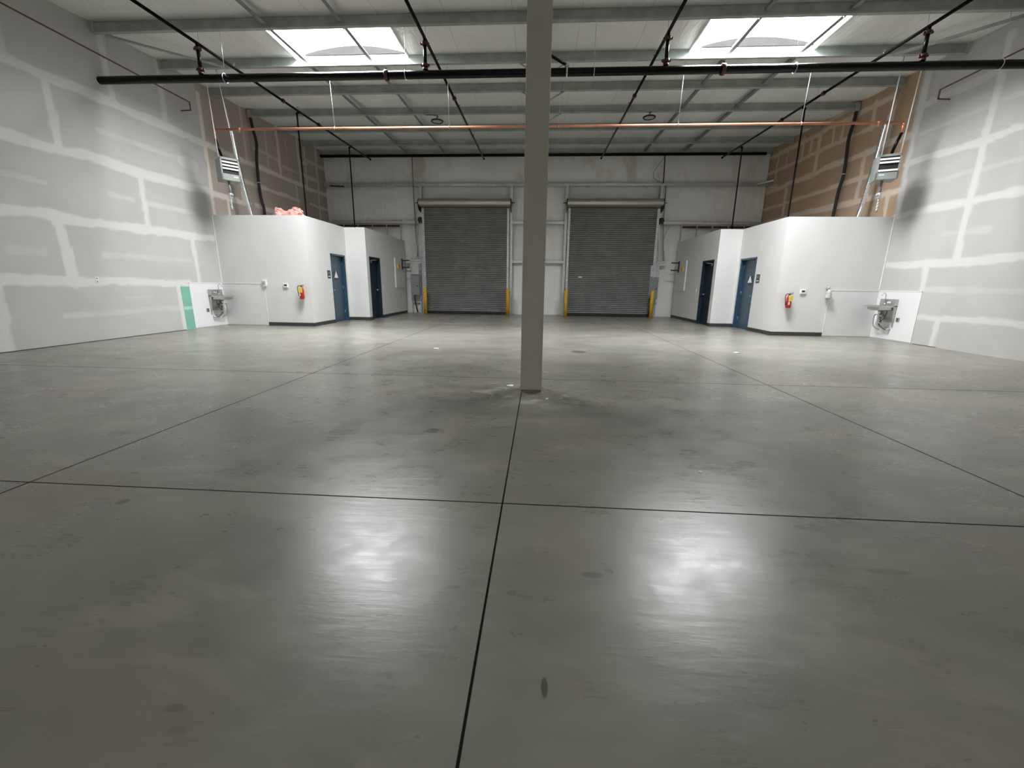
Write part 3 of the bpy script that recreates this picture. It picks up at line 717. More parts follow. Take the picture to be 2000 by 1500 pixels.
def wall_sign(x, s, y0, y1, z0, z1, lab):
    t = thing('restroom_plaque', lab, 'sign', (x, (y0 + y1) / 2, z0), 'restroom plaques')
    d = lambda a: x + s * a
    def bx(m, a0, a1, *r): return m.box(min(d(a0), d(a1)), max(d(a0), d(a1)), *r)
    part(bx(MB(), 0, .006, y0, y1, z0, z1), 'plate', 'sign_dark', t)
    m = MB(); h = z1 - z0; w = y1 - y0
    for k in (0, 1, 2):       # little standing figures and a text bar, as light marks
        cy = y0 + w * (.25 + .25 * k)
        m.lathe([(.010, 0), (.010, .001)], (0, 0, 0), 'x', 10) if False else None
        bx(m, .006, .0075, cy - .011, cy + .011, z0 + h * .52, z0 + h * .80)
        bx(m, .006, .0075, cy - .007, cy + .007, z0 + h * .83, z0 + h * .90)
    part(m, 'pictogram', 'grey_print', t)
    m = MB(); bx(m, .006, .0075, y0 + w * .15, y1 - w * .15, z0 + h * .18, z0 + h * .30); part(m, 'text_band', 'white_plastic', t)
wall_sign(AL, 1, 12.87, 13.06, 1.39, 1.63, 'small dark restroom plaque left of the left restroom door')
wall_sign(AR, -1, 12.84, 13.03, 1.41, 1.65, 'small dark restroom plaque right of the right restroom door')

# backboards with yellow box and black bracket
def backboard(B, s, y0, y1, z0, z1, side):
    X = lambda a: B + s * a
    def bx(m, a0, a1, *r, **k): return m.box(min(X(a0), X(a1)), max(X(a0), X(a1)), *r, **k)
    solo(bx(MB(), .002, .045, y0, y1, z0, z1), 'backboard', 'white_paint', f'white-painted backboard on the side wall of the {side} restroom block', 'wall board', 'backboards')
    t = thing('call_box', f'small yellow box on the {side} backboard', 'wall box', (X(.05), y0 + .3, 1.88), 'yellow wall boxes')
    part(bx(MB(), .045, .10, y0 + .22, y0 + .36, 1.87, 2.03, bev=.006), 'housing', 'yellow_paint', t)
    part(bx(MB(), .10, .104, y0 + .27, y0 + .31, 1.92, 1.99), 'cover_slot', 'sign_dark', t)
    t = thing('wall_bracket', f'black two-armed bracket on the {side} backboard', 'bracket', (X(.05), y0 + .85, 1.85), 'black wall brackets')
    yy = y0 + .80
    part(bx(MB(), .045, .085, yy - .03, yy + .03, 1.84, 2.28), 'upright', 'black_paint', t)
    for z in (2.21, 1.92): part(MB().tube([(X(.08), yy, z), (X(.36), yy + .02, z)], .024, 10), 'arm', 'black_paint', t)
backboard(BL, 1, 17.03, 18.2, 1.10, 2.27, 'left'); backboard(BR, -1, 17.05, 18.2, 1.12, 2.28, 'right')

# ------------------------------------------------------------------ back wall steel
def girt(x0, x1, z, lab):
    y1 = 18.56; m = MB()
    m.box(x0, x1, 18.42, 18.425, z - .055, z + .055).box(x0, x1, 18.42, y1, z + .05, z + .055).box(x0, x1, 18.42, y1, z - .055, z - .05).box(x0, x1, 18.405, 18.42, z - .055, z - .035)
    return solo(m, 'wall_girt', 'galvanised', lab, 'wall girt', 'back wall girts')
girt(WL + .02, WR - .02, 5.27, 'long steel girt across the back wall above both shutters')
girt(WL + .02, -5.17, 3.81, 'steel girt left of the left shutter, above the stud frame')
girt(-1.22, .98, 3.81, 'upper steel girt between the two shutters'); girt(4.92, WR - .02, 3.81, 'steel girt right of the right shutter, above the stud frame')
girt(-1.22, .98, 2.24, 'lower steel girt between the two shutters')
def jamb(x, lab):
    m = MB(); m.box(x - .055, x + .055, 18.40, 18.41, 0, 5.21).box(x - .055, x - .048, 18.41, 18.57, 0, 5.21).box(x + .048, x + .055, 18.41, 18.57, 0, 5.21)
    return solo(m, 'door_post', 'galvanised', lab, 'steel post', 'shutter posts')
jamb(-5.08, 'steel post left of the left shutter'); jamb(-1.26, 'steel post right of the left shutter')
jamb(1.02, 'steel post left of the right shutter'); jamb(4.83, 'steel post right of the right shutter')

# ------------------------------------------------------------------ roll-up shutters
def shutter(n, x0, x1, lab):
    yc = 18.30; m = MB(); zb, zt = .10, 4.36; pitch = .079
    prof = []; z = zb
    while z < zt:
        for f, d in ((0, .0), (.10, .018), (.32, .028), (.62, .028), (.88, .016)): prof.append((yc - d, z + f * pitch))
        z += pitch
    prof.append((yc, z))
    back = [(yc + .012, p[1]) for p in (prof[-1], prof[0])]
    m.prism(prof + back, x0 + .03, x1 - .03)
    o = struct(m, f'door_{n}', 'shutter'); o['label'] = lab
    struct(MB().box(x0 + .04, x1 - .04, yc - .03, yc + .02, .035, .10).box(x0 + .04, x1 - .04, yc - .035, yc - .02, .02, .05), 'bottom_bar', 'black_rubber', o)
    for x in (x0, x1):
        sx = -1 if x == x0 else 1
        struct(MB().box(min(x - sx * .04, x + sx * .05), max(x - sx * .04, x + sx * .05), yc - .05, yc - .044, 0, 4.34).box(min(x, x + sx * .008), max(x, x + sx * .008), yc - .05, yc + .10, 0, 4.34), 'guide_rail', 'galvanised', o)
    hp = [(yc + .09, 4.36)] + [(yc - .15 - .19 * math.sin(PI * k / 12), 4.525 - .165 * math.cos(PI * k / 12)) for k in range(13)] + [(yc + .09, 4.69)]
    _ = [(yc + .09, 4.36), (yc - .18, 4.36), (yc - .30, 4.40), (yc - .34, 4.50), (yc - .31, 4.60), (yc - .23, 4.66), (yc - .10, 4.69), (yc + .09, 4.69)]
    m = MB(); m.prism(hp, x0 - .11, x1 + .11); hd = struct(m, 'hood', 'hood_metal', o)
    for x, sx in ((x0 - .11, -1), (x1 + .11, 1)):
        m = MB(); m.prism([(yc + .10, 4.18), (yc - .20, 4.22), (yc - .36, 4.36), (yc - .36, 4.58), (yc - .26, 4.68), (yc + .10, 4.71)], min(x, x + sx * .02), max(x, x + sx * .02))
        m.tube([(x, yc - .12, 4.53), (x + sx * .17, yc - .12, 4.53)], .016, 8).lathe([(.05, 0), (.05, .03)], (x + sx * .04, yc - .12, 4.53), 'x', 12)
        struct(m, 'end_bracket', 'black_paint', o)
    return o
d5 = shutter(5, -4.957, -1.382, 'left grey roll-up shutter with its drum hood'); d6 = shutter(6, 1.142, 4.718, 'right grey roll-up shutter with its drum hood')
struct(MB().box(1.62, 1.78, 18.268, 18.276, 1.60, 1.645), 'sticker', 'white_plastic', d6)
for x, lab, s in ((-5.09, 'black chain hoist box beside the top of the left shutter', -1), (4.87, 'black chain hoist box beside the top of the right shutter', 1)):
    t = thing('chain_hoist', lab, 'hoist', (x, 18.2, 3.72), 'shutter hoists')
    part(MB().box(x - .07, x + .07, 18.20, 18.39, 3.75, 3.98, bev=.01), 'housing', 'black_paint', t)
    part(MB().lathe([(.075, -.02), (.085, 0), (.075, .02)], (x + s * .0, 18.17, 3.87), 'y', 18).tube([(x, 18.17, 3.87), (x, 18.25, 3.87)], .03, 10), 'chain_wheel', 'black_paint', t)
    part(MB().tube([(x - .05, 18.17, 3.80), (x - .03, 18.17, 2.6), (x + .0, 18.17, 1.6), (x + .03, 18.17, 2.6), (x + .05, 18.17, 3.80)], .006, 6, smooth=6), 'hand_chain', 'galvanised', t)

# bollards
for x, lab in ((-4.885, 'yellow bollard at the left edge of the left shutter'), (-1.335, 'yellow bollard at the right edge of the left shutter'),
               (1.12, 'yellow bollard at the left edge of the right shutter'), (4.67, 'yellow bollard at the right edge of the right shutter')):
    m = MB(); m.lathe([(.075, 0), (.075, 1.03), (.068, 1.07), (.045, 1.10), (.01, 1.115)], (x, 17.9, 0), 'z', 24)
    solo(m, 'bollard', 'yellow_paint', lab, 'bollard', 'yellow bollards')

# ------------------------------------------------------------------ electrical gear beside the shutters
def panelboard(xp, s, side):
    """xp = outer edge (towards the block); s = +1 when the block is on the left"""
    x0, x1 = sorted((xp, xp + s * .38))
    t = thing('electrical_panel', f'grey electrical panel on strut posts beside the {side} shutter', 'electrical panel', ((x0 + x1) / 2, 18.3, 0), 'electrical panels')
    bx_ = MB().box(x0, x1, 18.22, 18.38, .77, 1.64, bev=.004); cab = part(bx_, 'cabinet', 'panel_grey', t)
    part(MB().box(x0 + .015, x1 - .015, 18.212, 18.22, .79, 1.62, bev=.002), 'door', 'panel_grey', t)
    lx = x1 - .08
    part(MB().box(lx - .03, lx + .03, 18.20, 18.212, 1.15, 1.19), 'latch', 'black_paint', t)
    for x in (x0 - .02, x1 + .0): part(MB().box(x - .02, x + .02, 18.38, 18.42, 0, 2.28), 'post', 'galvanised', t)
    a, b = (x0 - .28, x1 + .08) if s > 0 else (x0 - .08, x1 + .28)
    m = MB().box(a, b, 18.34, 18.38, 2.22, 2.29).box(a + .06, b, 18.345, 18.385, 2.12, 2.19); part(m, 'top_rail', 'galvanised', t)
    for z in (1.80, .58): part(MB().box(x0 - .03, x1 + .02, 18.335, 18.38, z - .03, z + .03), 'cross_rail', 'panel_grey', t)
    part(MB().box(x0 + .03, x1 - .02, 18.27, 18.335, 1.66, 2.12), 'wire_gutter', 'galvanised', t)
    for k in range(3):
        xx = x0 + .08 + .1 * k; part(MB().tube([(xx, 18.31, 2.29), (xx + .02 * s, 18.35, 2.9), (xx + .03 * s * k - .02, 18.37, 3.75)], .012, 8, smooth=4), 'conduit', 'galvanised', t)
    m = MB().tube([(x0 + .25, 18.27, .78), (x0 + .17, 18.23, .77), (x0 + .15, 18.22, .68), (x0 + .17, 18.24, .45), (x0 + .24, 18.27, .04)], .028, 10, smooth=5) if s > 0 else MB().tube([(x0 + .12, 18.27, .82), (x0 + .15, 18.24, .72), (x0 + .12, 18.24, .45), (x0 + .08, 18.27, .04)], .03, 10, smooth=5)
    part(m, 'feeder_cable', 'black_rubber', t)
panelboard(-5.59, 1, 'left'); panelboard(4.96, -1, 'right')
# vertical conduits on the back wall
def conduit(pts, lab, r=.016, mat='panel_grey', smooth=0):
    return solo(MB().tube(pts, r, 8, smooth=smooth), 'wall_conduit', mat, lab, 'conduit', 'back wall conduits')
conduit([(-5.36, 18.36, 6.34), (-5.36, 18.36, 5.2), (-5.33, 18.36, 3.9), (-5.28, 18.36, 2.4)], 'thin conduit from the eave down beside the left shutter', .022)
conduit([(4.80, 18.36, 6.30), (4.83, 18.36, 5.3)], 'short dark conduit from the eave above the right shutter', .022, 'black_paint')
conduit([(4.95, 18.36, 5.2), (4.97, 18.37, 3.9), (5.05, 18.35, 2.9), (5.12, 18.35, 2.32)], 'thin conduit from the long girt down beside the right shutter', .018)
conduit([(4.78, 18.30, 6.25), (4.42, 18.33, 5.72), (4.48, 18.35, 5.45), (4.78, 18.36, 5.33)], 'loop of loose cable hanging above the right shutter', .009, 'panel_grey', 6)
conduit([(5.25, 18.40, 3.7), (5.05, 18.40, 3.1), (5.2, 18.40, 2.34)], 'bent thin cable above the right electrical panel', .008, 'panel_grey', 5)

# stud frames above the restroom blocks
def studframe(xs, x_end, side):
    a, b = min(xs + [x_end]), max(xs + [x_end])
    t = thing('stud_frame', f'unfinished metal stud frame above the {side} restroom block at the back wall', 'stud frame', ((a + b) / 2, 18.38, 3.0), 'stud frames')
    part(MB().box(a, b, 18.36, 18.40, 3.69, 3.725), 'top_track', 'stud_metal', t)
    part(MB().box(a, b, 18.405, 18.42, 3.615, 3.69), 'wood_ledger', 'wood', t)
    for x in xs: part(MB().box(x - .018, x + .018, 18.355, 18.40, TOP - .05, 3.69), 'stud', 'stud_metal', t)
studframe([-8.45, -7.83, -7.20, -6.58, -5.98], WL + .02, 'left'); studframe([5.72, 6.34, 6.95, 7.58, 8.2], WR - .02, 'right')

# linear fixtures in the back corners
t = thing('tube_light', 'white tube light at the right end of the back wall girt', 'light', (8.5, 18.1, 5.2))
part(MB().tube([(8.33, 18.36, 5.22), (8.45, 18.16, 5.23)], .018, 8), 'arm', 'galvanised', t); part(MB().tube([(8.43, 18.19, 5.23), (8.76, 17.72, 5.25)], .03, 12), 'tube', 'white_plastic', t)
t = thing('tube_light', 'beige tube light with black socket at the left end of the back wall girt', 'light', (-8.7, 18.1, 5.2))
part(MB().tube([(-9.08, 17.87, 5.25), (-8.84, 18.10, 5.25), (-8.3, 18.38, 5.22)], .022, 10), 'tube', 'stud_metal', t); part(MB().tube([(-8.86, 18.27, 5.20), (-8.30, 18.34, 5.19)], .026, 10), 'socket', 'black_paint', t)

# ------------------------------------------------------------------ sprinkler pipework
ZM, YM = 5.275, 9.25
mp = thing('sprinkler_main_pipe', 'thick black sprinkler main running wall to wall below the skylights', 'pipe', (0, YM, ZM - .07))
part(MB().tube([(WL, YM, ZM), (WR, YM, ZM)], .072, 20), 'pipe', 'black_pipe', mp)
for x in (-3.15, 3.35, -7.9, 7.6)[:2]:
    part(MB().lathe([(.082, -.035), (.098, -.03), (.098, .03), (.082, .035)], (x, YM, ZM), 'x', 20).box(x - .02, x + .02, YM - .02, YM + .02, ZM + .08, ZM + .12), 'coupling', 'red_coupling', mp)
for x in (-6.5, -2.76, .93, 4.66, 8.25):
    m = MB(); m.tube([(x + .10 * math.cos(a) * .0, YM + .085 * math.cos(a), ZM + .085 * math.sin(a) - (.0)) for a in [2 * PI * k / 20 for k in range(20)]], .006, 6, closed=True)
    m.tube([(x, YM, ZM + .085), (x, YM + .02, zc(YM) - .215)], .004, 6); part(m, 'pipe_hanger', 'galvanised', mp)
m = MB(); m.tube([(.41, YM + .09 * math.cos(a), ZM + .10 * math.sin(a)) for a in [2 * PI * k / 20 for k in range(20)]], .014, 6, closed=True); m.box(.37, .45, YM - .03, YM + .03, ZM + .08, ZM + .16)
part(m, 'brace_clamp', 'galvanised', mp); part(MB().tube([(.40, YM, ZM + .12), (-.05, YM - .25, ZM + .24)], .026, 10), 'sway_brace', 'black_pipe', mp)
for i, (x, dy) in enumerate(((-7.0, 0), (-2.36, 0), (2.28, 0), (6.9, 0))):
    lab = ['leftmost thin black sprinkler branch with a riser, running to the back wall', 'thin black sprinkler branch above the left shutter', 'thin black sprinkler branch above the right shutter', 'rightmost thin black sprinkler branch with a riser, running to the back wall'][i]
    zp = lambda y: 5.90 + .028 * (y - 9.25)
    yend = 18.05
    t = thing('sprinkler_branch_pipe', lab, 'pipe', (x, YM, 5.3), 'sprinkler branch pipes')
    part(MB().tube([(x, 7.4, zp(7.4)), (x, yend, zp(yend))], .030, 12), 'pipe', 'black_pipe', t)
    part(MB().lathe([(.038, 0), (.042, .03), (.036, .06)], (x, yend - .01, zp(yend)), 'y', 12), 'end_cap', 'black_pipe', t)
    part(MB().tube([(x, YM, ZM + .076), (x, YM, zp(YM))], .034, 12), 'riser', 'black_pipe', t)
    for z in (ZM + .16, zp(YM) - .10):
        part(MB().lathe([(.045, -.03), (.062, -.022), (.062, .022), (.045, .03)], (x, YM, z), 'z', 16).box(x - .085, x + .085, YM - .014, YM + .014, z - .018, z + .018), 'coupling', 'red_coupling', t)
    part(MB().lathe([(.05, -.02), (.05, .02)], (x, YM, ZM + .097), 'z', 14), 'riser_tee', 'red_coupling', t)
    for y in (12.15, 14.0) if i in (0, 3) else (12.15,):
        part(MB().lathe([(.036, -.035), (.052, -.025), (.052, .025), (.036, .035)], (x, y, zp(y)), 'y', 14), 'coupling', 'red_coupling', t)
    for y in (10.3, 12.85, 15.4):
        m = MB().tube([(x, y, zp(y)), (x, y, zp(y) + .09)], .012, 8).lathe([(.03, 0), (.03, .004)], (x, y, zp(y) + .09), 'z', 12); part(m, 'sprinkler_head', 'chrome', t)
    for y in (9.3, 12.4, 15.5): part(MB().tube([(x, y, zp(y) + .02), (x, y, zc(y) - .2)], .005, 6), 'hanger_rod', 'galvanised', t)
# drops into the restroom ceilings
for x, y, sg, lab in ((-7.0, 13.0, -1, 'thin dark sprinkler drop nearest the heater, going down into the left block'), (-7.0, 16.4, -1, 'thin black sprinkler drop near the back wall, going down into the left block'),
                      (6.9, 13.1, 1, 'thin dark sprinkler drop nearest the heater, going down into the right block'), (6.9, 16.7, 1, 'thin black sprinkler drop near the back wall, going down into the right block')):
    z = 5.90 + .028 * (y - 9.25); dx = .12 * sg
    t = thing('sprinkler_drop_pipe', lab, 'pipe', (x + dx, y, TOP - .04), 'sprinkler drops')
    part(MB().tube([(x + .034 * sg, y, z), (x + dx, y, z), (x + dx, y, TOP - .04)], .021, 10), 'pipe', 'black_pipe', t)
    part(MB().lathe([(.032, -.03), (.032, .03)], (x + dx, y, z - .03), 'z', 10), 'elbow', 'black_pipe', t)
# thin wall pipes near the camera-side corners
for x, w, y1, lab in ((WL + .26, WL, 11.29, 'thin rusty pipe hung along the left wall, ending in a hook'), (WR - .25, WR, 11.0, 'thin rusty pipe hung along the right wall, ending in a hook')):
    z = 5.66 if x < 0 else 5.58
    t = thing('wall_pipe', lab, 'pipe', (x, 9, 5.4), 'thin wall pipes')
    part(MB().tube([(x, 6.3, z), (x, y1, z - .01), (x, y1 + .0, z - .19), (w, y1, z - .20)], .014, 8), 'pipe', 'rust_pipe', t)
    part(MB().tube([(x, 9.32, z), (x, 9.32, zc(9.3) - .2)], .006, 6), 'hanger_rod', 'galvanised', t)
for p, q, lab in (((WL + .22, 9.33), (-7.50, 10.80), 'grey diagonal brace angle under the roof near the left wall'), ((WR - .2, 9.33), (7.45, 10.82), 'grey diagonal brace angle under the roof near the right wall')):
    d = Vector((q[0] - p[0], q[1] - p[1], zc(q[1]) - zc(p[1]))); L = d.length
    M = Matrix.Translation((p[0], p[1], zc(p[1]) - .235)) @ d.to_track_quat('Y', 'Z').to_matrix().to_4x4()
    solo(MB().box(-.025, .025, 0, L, 0, .005, mat=M).box(-.025, -.02, 0, L, 0, .05, mat=M), 'brace_angle', 'steel_grey', lab, 'roof brace')

# ------------------------------------------------------------------ copper gas line and heaters
YC, ZC = 11.0, 4.925
t = thing('copper_pipe', 'long copper pipe hung across the room from heater to heater', 'pipe', (0, YC, ZC - .03))
part(MB().tube([(-8.20, YC, ZC), (8.10, YC, ZC)], .028, 14), 'pipe', 'copper', t)
for x in (-8.19, 8.09): part(MB().tube([(x, YC, ZC + .02), (x, YC, ZC - .20)], .028, 12).lathe([(.038, 0), (.038, .05)], (x, YC, ZC - .05), 'z', 14), 'elbow', 'copper', t)
for x in (-7.53, 7.55): part(MB().lathe([(.034, -.03), (.034, .03)], (x, YC, ZC), 'x', 12).tube([(x, YC, ZC), (x, YC, ZC - .06)], .02, 10), 'tee', 'copper', t)
for x in (-5.1, -2.27, .35, 3.11, 5.86):
    m = MB().tube([(x, YC + .036 * math.cos(a), ZC + .036 * math.sin(a)) for a in [2 * PI * k / 14 for k in range(14)]], .006, 6, closed=True).tube([(x, YC, ZC + .03), (x, 10.9, zc(10.9) - .21)], .004, 6)
    part(m, 'pipe_hanger', 'galvanised', t)
def heater(corner, theta, sgn, lab, slats):
    """corner = near top corner of the louvre face; the face runs from it along (-sgn*cos, sin)"""
    cx, cy, ztop = corner; wdt, hgt, dep = .42, .53, .46
    t = thing('unit_heater', lab, 'heater', (cx, cy, ztop - hgt), 'unit heaters')
    u = Vector((sgn * math.cos(theta), math.sin(theta), 0)); n = Vector((sgn * math.sin(theta), -math.cos(theta), 0))   # n = out of the louvre face
    M = Matrix(((u.x, n.x, 0, cx), (u.y, n.y, 0, cy), (0, 0, 1, ztop - hgt), (0, 0, 0, 1)))
    part(MB().box(0, wdt, -dep, -.02, 0, hgt, bev=.006, mat=M), 'cabinet', 'heater_body', t)
    m = MB().box(0, .035, -.02, 0, 0, hgt, mat=M).box(wdt - .035, wdt, -.02, 0, 0, hgt, mat=M).box(0, wdt, -.02, 0, hgt - .05, hgt, mat=M).box(0, wdt, -.02, 0, 0, .15, mat=M)
    part(m, 'front_frame', 'heater_body', t)
    part(MB().box(.035, wdt - .035, -.024, -.017, .15, hgt - .05, mat=M), 'opening', 'heater_dark', t, 'dark louvre opening')
    for z in slats:
        R = M @ Matrix.Translation((0, .004, z)) @ Matrix.Rotation(math.radians(28), 4, 'X')
        part(MB().box(.037, wdt - .037, -.002, .002, -.024, .024, mat=R), 'louvre_slat', 'white_plastic', t)
    part(MB().box(wdt * .62, wdt * .85, -.001, .002, .085, .105, mat=M), 'name_plate', 'white_plastic', t)
    return t, M
hl, ML = heater((-8.05, 10.86, 4.29), math.radians(50), 1, 'unit heater with white louvres hung near the left wall', (.27, .345, .42))
hr, MR = heater((8.09, 10.84, 4.27), math.radians(23), -1, 'unit heater with white louvres hung near the right wall', (.185, .355, .425))
for tt, pts in ((hl, ((-8.14, 10.95), (-7.85, 11.2))), (hr, ((8.15, 10.99), (7.73, 10.97)))):
    for x, y in pts:
        part(MB().tube([(x, y, 4.26), (x * .999, 10.87, zc(10.87) - .2)], .011, 8), 'hanger_rod', 'white_plastic', tt)
for pts, lab, sg in (([(-8.19, YC, ZC - .205), (-8.16, 11.03, 4.5), (-8.12, 11.05, 4.30)], 'gas drop pipe with dangling flex joint at the left heater', -1), ([(8.09, YC, ZC - .205), (8.04, 11.04, 4.5), (8.0, 11.06, 4.285)], 'gas drop pipe with dangling flex joint at the right heater', 1)):
    x0 = pts[0][0]
    t = thing('gas_drop_pipe', lab, 'pipe', (x0, 11.0, 3.1), 'gas drop pipes')
    part(MB().tube(pts, .030, 12), 'upper_pipe', 'black_pipe', t)
    xb = -8.05 if sg < 0 else 7.93
    part(MB().tube([(xb, 11.08, 3.755 if sg < 0 else 3.735), (xb, 11.08, 3.48)], .028, 12), 'lower_pipe', 'panel_grey', t)
    part(MB().lathe([(.03, -.12), (.045, -.1), (.045, 0), (.03, .02)], (xb, 11.08, 3.46), 'z', 12).tube([(xb, 11.08, 3.42), (xb - sg * .07, 11.06, 3.44)], .025, 10), 'valve', 'galvanised', t)
    P = [(xb + .011 * math.sin(k * 1.9) - sg * .0, 11.07, 3.36 - .022 * k) for k in range(14)]
    part(MB().tube(P, .018, 8), 'flex_joint', 'galvanised', t)
    part(MB().lathe([(.0, 0), (.03, .02), (.012, .04), (.012, .06)], (xb, 11.07, 3.04), 'z', 10), 'end_cap', 'brace_steel', t)
# flexible foil ducts
def foil(pts_up, pts_lo, lab):
    t = thing('foil_duct', lab, 'duct', pts_lo[-1], 'foil ducts')
    part(MB().tube(pts_up, .032, 14), 'rigid_duct', 'stud_metal', t)
    # corrugated lower run
    P = [Vector(p) for p in pts_lo]; Q = []; n = 70
    for i in range(n + 1):
        f = i / n * (len(P) - 1); k = min(int(f), len(P) - 2); a = f - k
        Q.append(P[k].lerp(P[k + 1], a))
    part(MB().tube(Q, [.068 if i % 2 else .055 for i in range(n + 1)], 14), 'flexible_duct', 'foil', t)
foil([(-8.80, 12.3, 6.2), (-8.74, 12.4, 5.35)], [(-8.74, 12.4, 5.40), (-8.70, 12.45, 4.5), (-8.66, 12.5, 3.9), (-8.58, 12.55, 3.3), (-8.54, 12.55, TOP - .04)], 'silver foil duct rising from the left restroom block to the roof')
foil([(8.78, 12.3, 6.15), (8.70, 12.4, 5.35)], [(8.70, 12.4, 5.40), (8.66, 12.45, 4.5), (8.63, 12.5, 4.0), (8.60, 12.55, 3.4), (8.52, 12.55, TOP - .04)], 'silver foil duct rising from the right restroom block to the roof')
def blackflex(pts, cx, lab):
    t = thing('flexible_conduit', lab, 'conduit', pts[-1], 'black flexible conduits')
    part(MB().tube(pts, .043, 12, smooth=6), 'conduit', 'black_rubber', t)
    px_, py_, pz_ = pts[0]; part(MB().box(px_ - .06, px_ + .06, py_ - .06, py_ + .06, pz_ - .01, pz_ + .21, bev=.01), 'collar', 'stud_metal', t)
    k = pts[4]; part(MB().lathe([(.047, -.01), (.047, .015)], k, 'z', 14), 'strap', 'galvanised', t)
blackflex([(-9.12, 13.9, 6.22), (-9.08, 13.9, 5.9), (-9.02, 13.9, 5.5), (-9.08, 13.9, 5.0), (-9.10, 13.9, 4.35), (-9.08, 13.9, 3.9), (-9.02, 13.9, 3.5), (-9.06, 13.85, TOP - .04)], -9.1, 'black flexible conduit hanging on the left wall above the restroom block')
blackflex([(8.87, 13.9, 6.2), (8.86, 13.9, 5.95), (8.80, 13.9, 5.5), (8.82, 13.9, 5.1), (8.84, 13.9, 4.55), (8.78, 13.9, 4.1), (8.76, 13.9, 3.6), (8.70, 13.85, TOP - .04)], 8.9, 'black flexible conduit hanging on the right wall above the restroom block')

# pink insulation heap on the left block
def heap():
    b = bmesh.new(); bmesh.ops.create_icosphere(b, subdivisions=4, radius=1)
    from mathutils import noise as mn
    for v in b.verts:
        p = v.co.copy()
        f = 1 + .5 * mn.fractal(p * 2.2 + Vector((3, 1, 5)), .8, 2.1, 4) + .25 * abs(mn.noise(p * 5))
        v.co = Vector((p.x * .46 * f, p.y * .26 * f, max(p.z, -.25) * .15 * f))
        two = .10 * math.exp(-((v.co.x + .22) / .13) ** 2) + .13 * math.exp(-((v.co.x - .30) / .16) ** 2)
        if v.co.z > 0: v.co.z += two * 1.2
    mz = min(v.co.z for v in b.verts)
    for v in b.verts: v.co.z -= mz
    for f in b.faces: f.smooth = False
    m = MB(); m.add(b); m.xf(Matrix.Translation((-7.46, 12.60, TOP - .033))); return m
t = thing('insulation_heap', 'crumpled heap of pink insulation lying on top of the left restroom block', 'insulation', (-7.4, 12.5, TOP - .035))
part(heap(), 'batt', 'insulation_pink', t)
for (x, h, a) in ((-7.68, .36, -.3), (-7.40, .30, .5), (-7.08, .33, .35)):
    m = MB(); m.prism([(x - .12, TOP + .05), (x + .12, TOP + .05), (x + a * .15 + .02, TOP - .04 + h), (x + a * .15 - .03, TOP - .04 + h - .01)], 12.46, 12.50, 'y')
    part(m, 'loose_flap', 'insulation_pink', t)

# round hanging lamps under the fourth purlin
def lamp(x, y, z, lab):
    t = thing('hanging_lamp', lab, 'lamp', (x, y, z), 'round hanging lamps')
    part(MB().tube([(x + .165 * math.cos(a), y + .165 * math.sin(a), z) for a in [2 * PI * k / 32 for k in range(32)]], .022, 10, closed=True), 'ring_rim', 'black_paint', t)
    part(MB().lathe([(.155, 0), (.155, .012)], (x, y, z - .004), 'z', 32), 'diffuser', 'bag_plastic', t)
    part(MB().lathe([(.07, .01), (.07, .03), (.02, .05)], (x, y, z), 'z', 20), 'driver', 'grey_print', t)
    part(MB().tube([(x, y, z + .04), (x, y, z + .12), (x + .02, y, z + .16)], .012, 8).tube([(x, y, z + .10), (x + .05, y, z + .13)], .010, 6), 'hook', 'black_paint', t)
    part(MB().tube([(x, y, z + .15), (x - .14, y, z + .165), (x - .35, y, z + .175)], .008, 6, smooth=4), 'cord', 'black_rubber', t)
lamp(-3.24, 13.90, 6.06, 'round black-rimmed lamp hanging left of the column'); lamp(3.08, 13.90, 6.10, 'round black-rimmed lamp hanging right of the column')

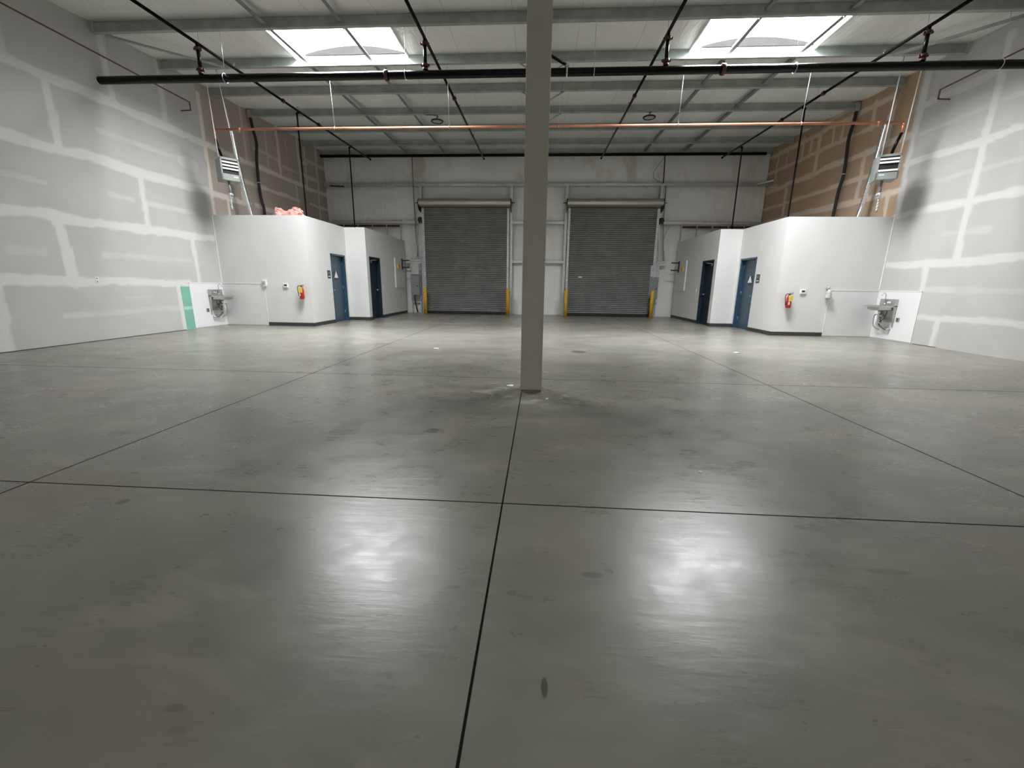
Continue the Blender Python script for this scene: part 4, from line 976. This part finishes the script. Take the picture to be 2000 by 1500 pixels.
# litter on the floor
def scrap(x, y, r, lab):
    m = MB(); n = 7; P = [(x + r * math.cos(2 * PI * k / n) * random.uniform(.6, 1.2), y + r * .8 * math.sin(2 * PI * k / n) * random.uniform(.6, 1.2)) for k in range(n)]
    m.prism(P, 0, r * .35, 'z'); solo(m, 'plaster_chip', 'paper', lab, 'debris', 'white plaster chips on the slab')
scrap(1.15, 2.75, .016, 'small white plaster chip alone on the slab right of centre')
scrap(-.33, 5.10, .05, 'white plaster chip on the slab just left of the column foot'); scrap(-3.2 + 1.2, 8.0, .07, 'white plaster chip before the left restroom block, left of the column')
scrap(3.9, 8.35, .06, 'white plaster chip on the slab before the right shutter'); scrap(.12, 4.55, .02, 'tiny white plaster chip in front of the column foot')

# ------------------------------------------------------------------ camera
f = 809.7134; pi_, ya, ro = (math.radians(v) for v in (13.3971, 3.5412, .7436))
F = Vector((-math.sin(ya) * math.cos(pi_), math.cos(ya) * math.cos(pi_), -math.sin(pi_)))
R0 = Vector((math.cos(ya), math.sin(ya), 0)); U0 = R0.cross(F)
Rv = R0 * math.cos(ro) + U0 * math.sin(ro); Uv = -R0 * math.sin(ro) + U0 * math.cos(ro)
cam = bpy.data.cameras.new('camera'); co = bpy.data.objects.new('camera', cam); COL.objects.link(co)
co.matrix_world = Matrix(((Rv.x, Uv.x, -F.x, 0), (Rv.y, Uv.y, -F.y, 0), (Rv.z, Uv.z, -F.z, 1.25), (0, 0, 0, 1)))
cam.sensor_fit = 'HORIZONTAL'; cam.sensor_width = 36; cam.lens = f * 36 / 2000; cam.clip_start = .05; cam.clip_end = 200
SC.camera = co

# ------------------------------------------------------------------ world and view
w = bpy.data.worlds.new('world'); SC.world = w; w.use_nodes = True
bg = w.node_tree.nodes['Background']; bg.inputs[0].default_value = (.75, .85, 1, 1); bg.inputs[1].default_value = 1.0
SC.view_settings.view_transform = 'Standard'; SC.view_settings.look = 'None'; SC.view_settings.gamma = 1; SC.view_settings.exposure = .12
SC.view_settings.use_curve_mapping = False
SC.cycles.max_bounces = 7; SC.cycles.diffuse_bounces = 5; SC.cycles.glossy_bounces = 3; SC.cycles.transmission_bounces = 1; SC.cycles.caustics_reflective = False
SC.cycles.sample_clamp_indirect = 8
SC.cycles.use_denoising = True
SC.cycles.use_adaptive_sampling = True; SC.cycles.adaptive_threshold = .06
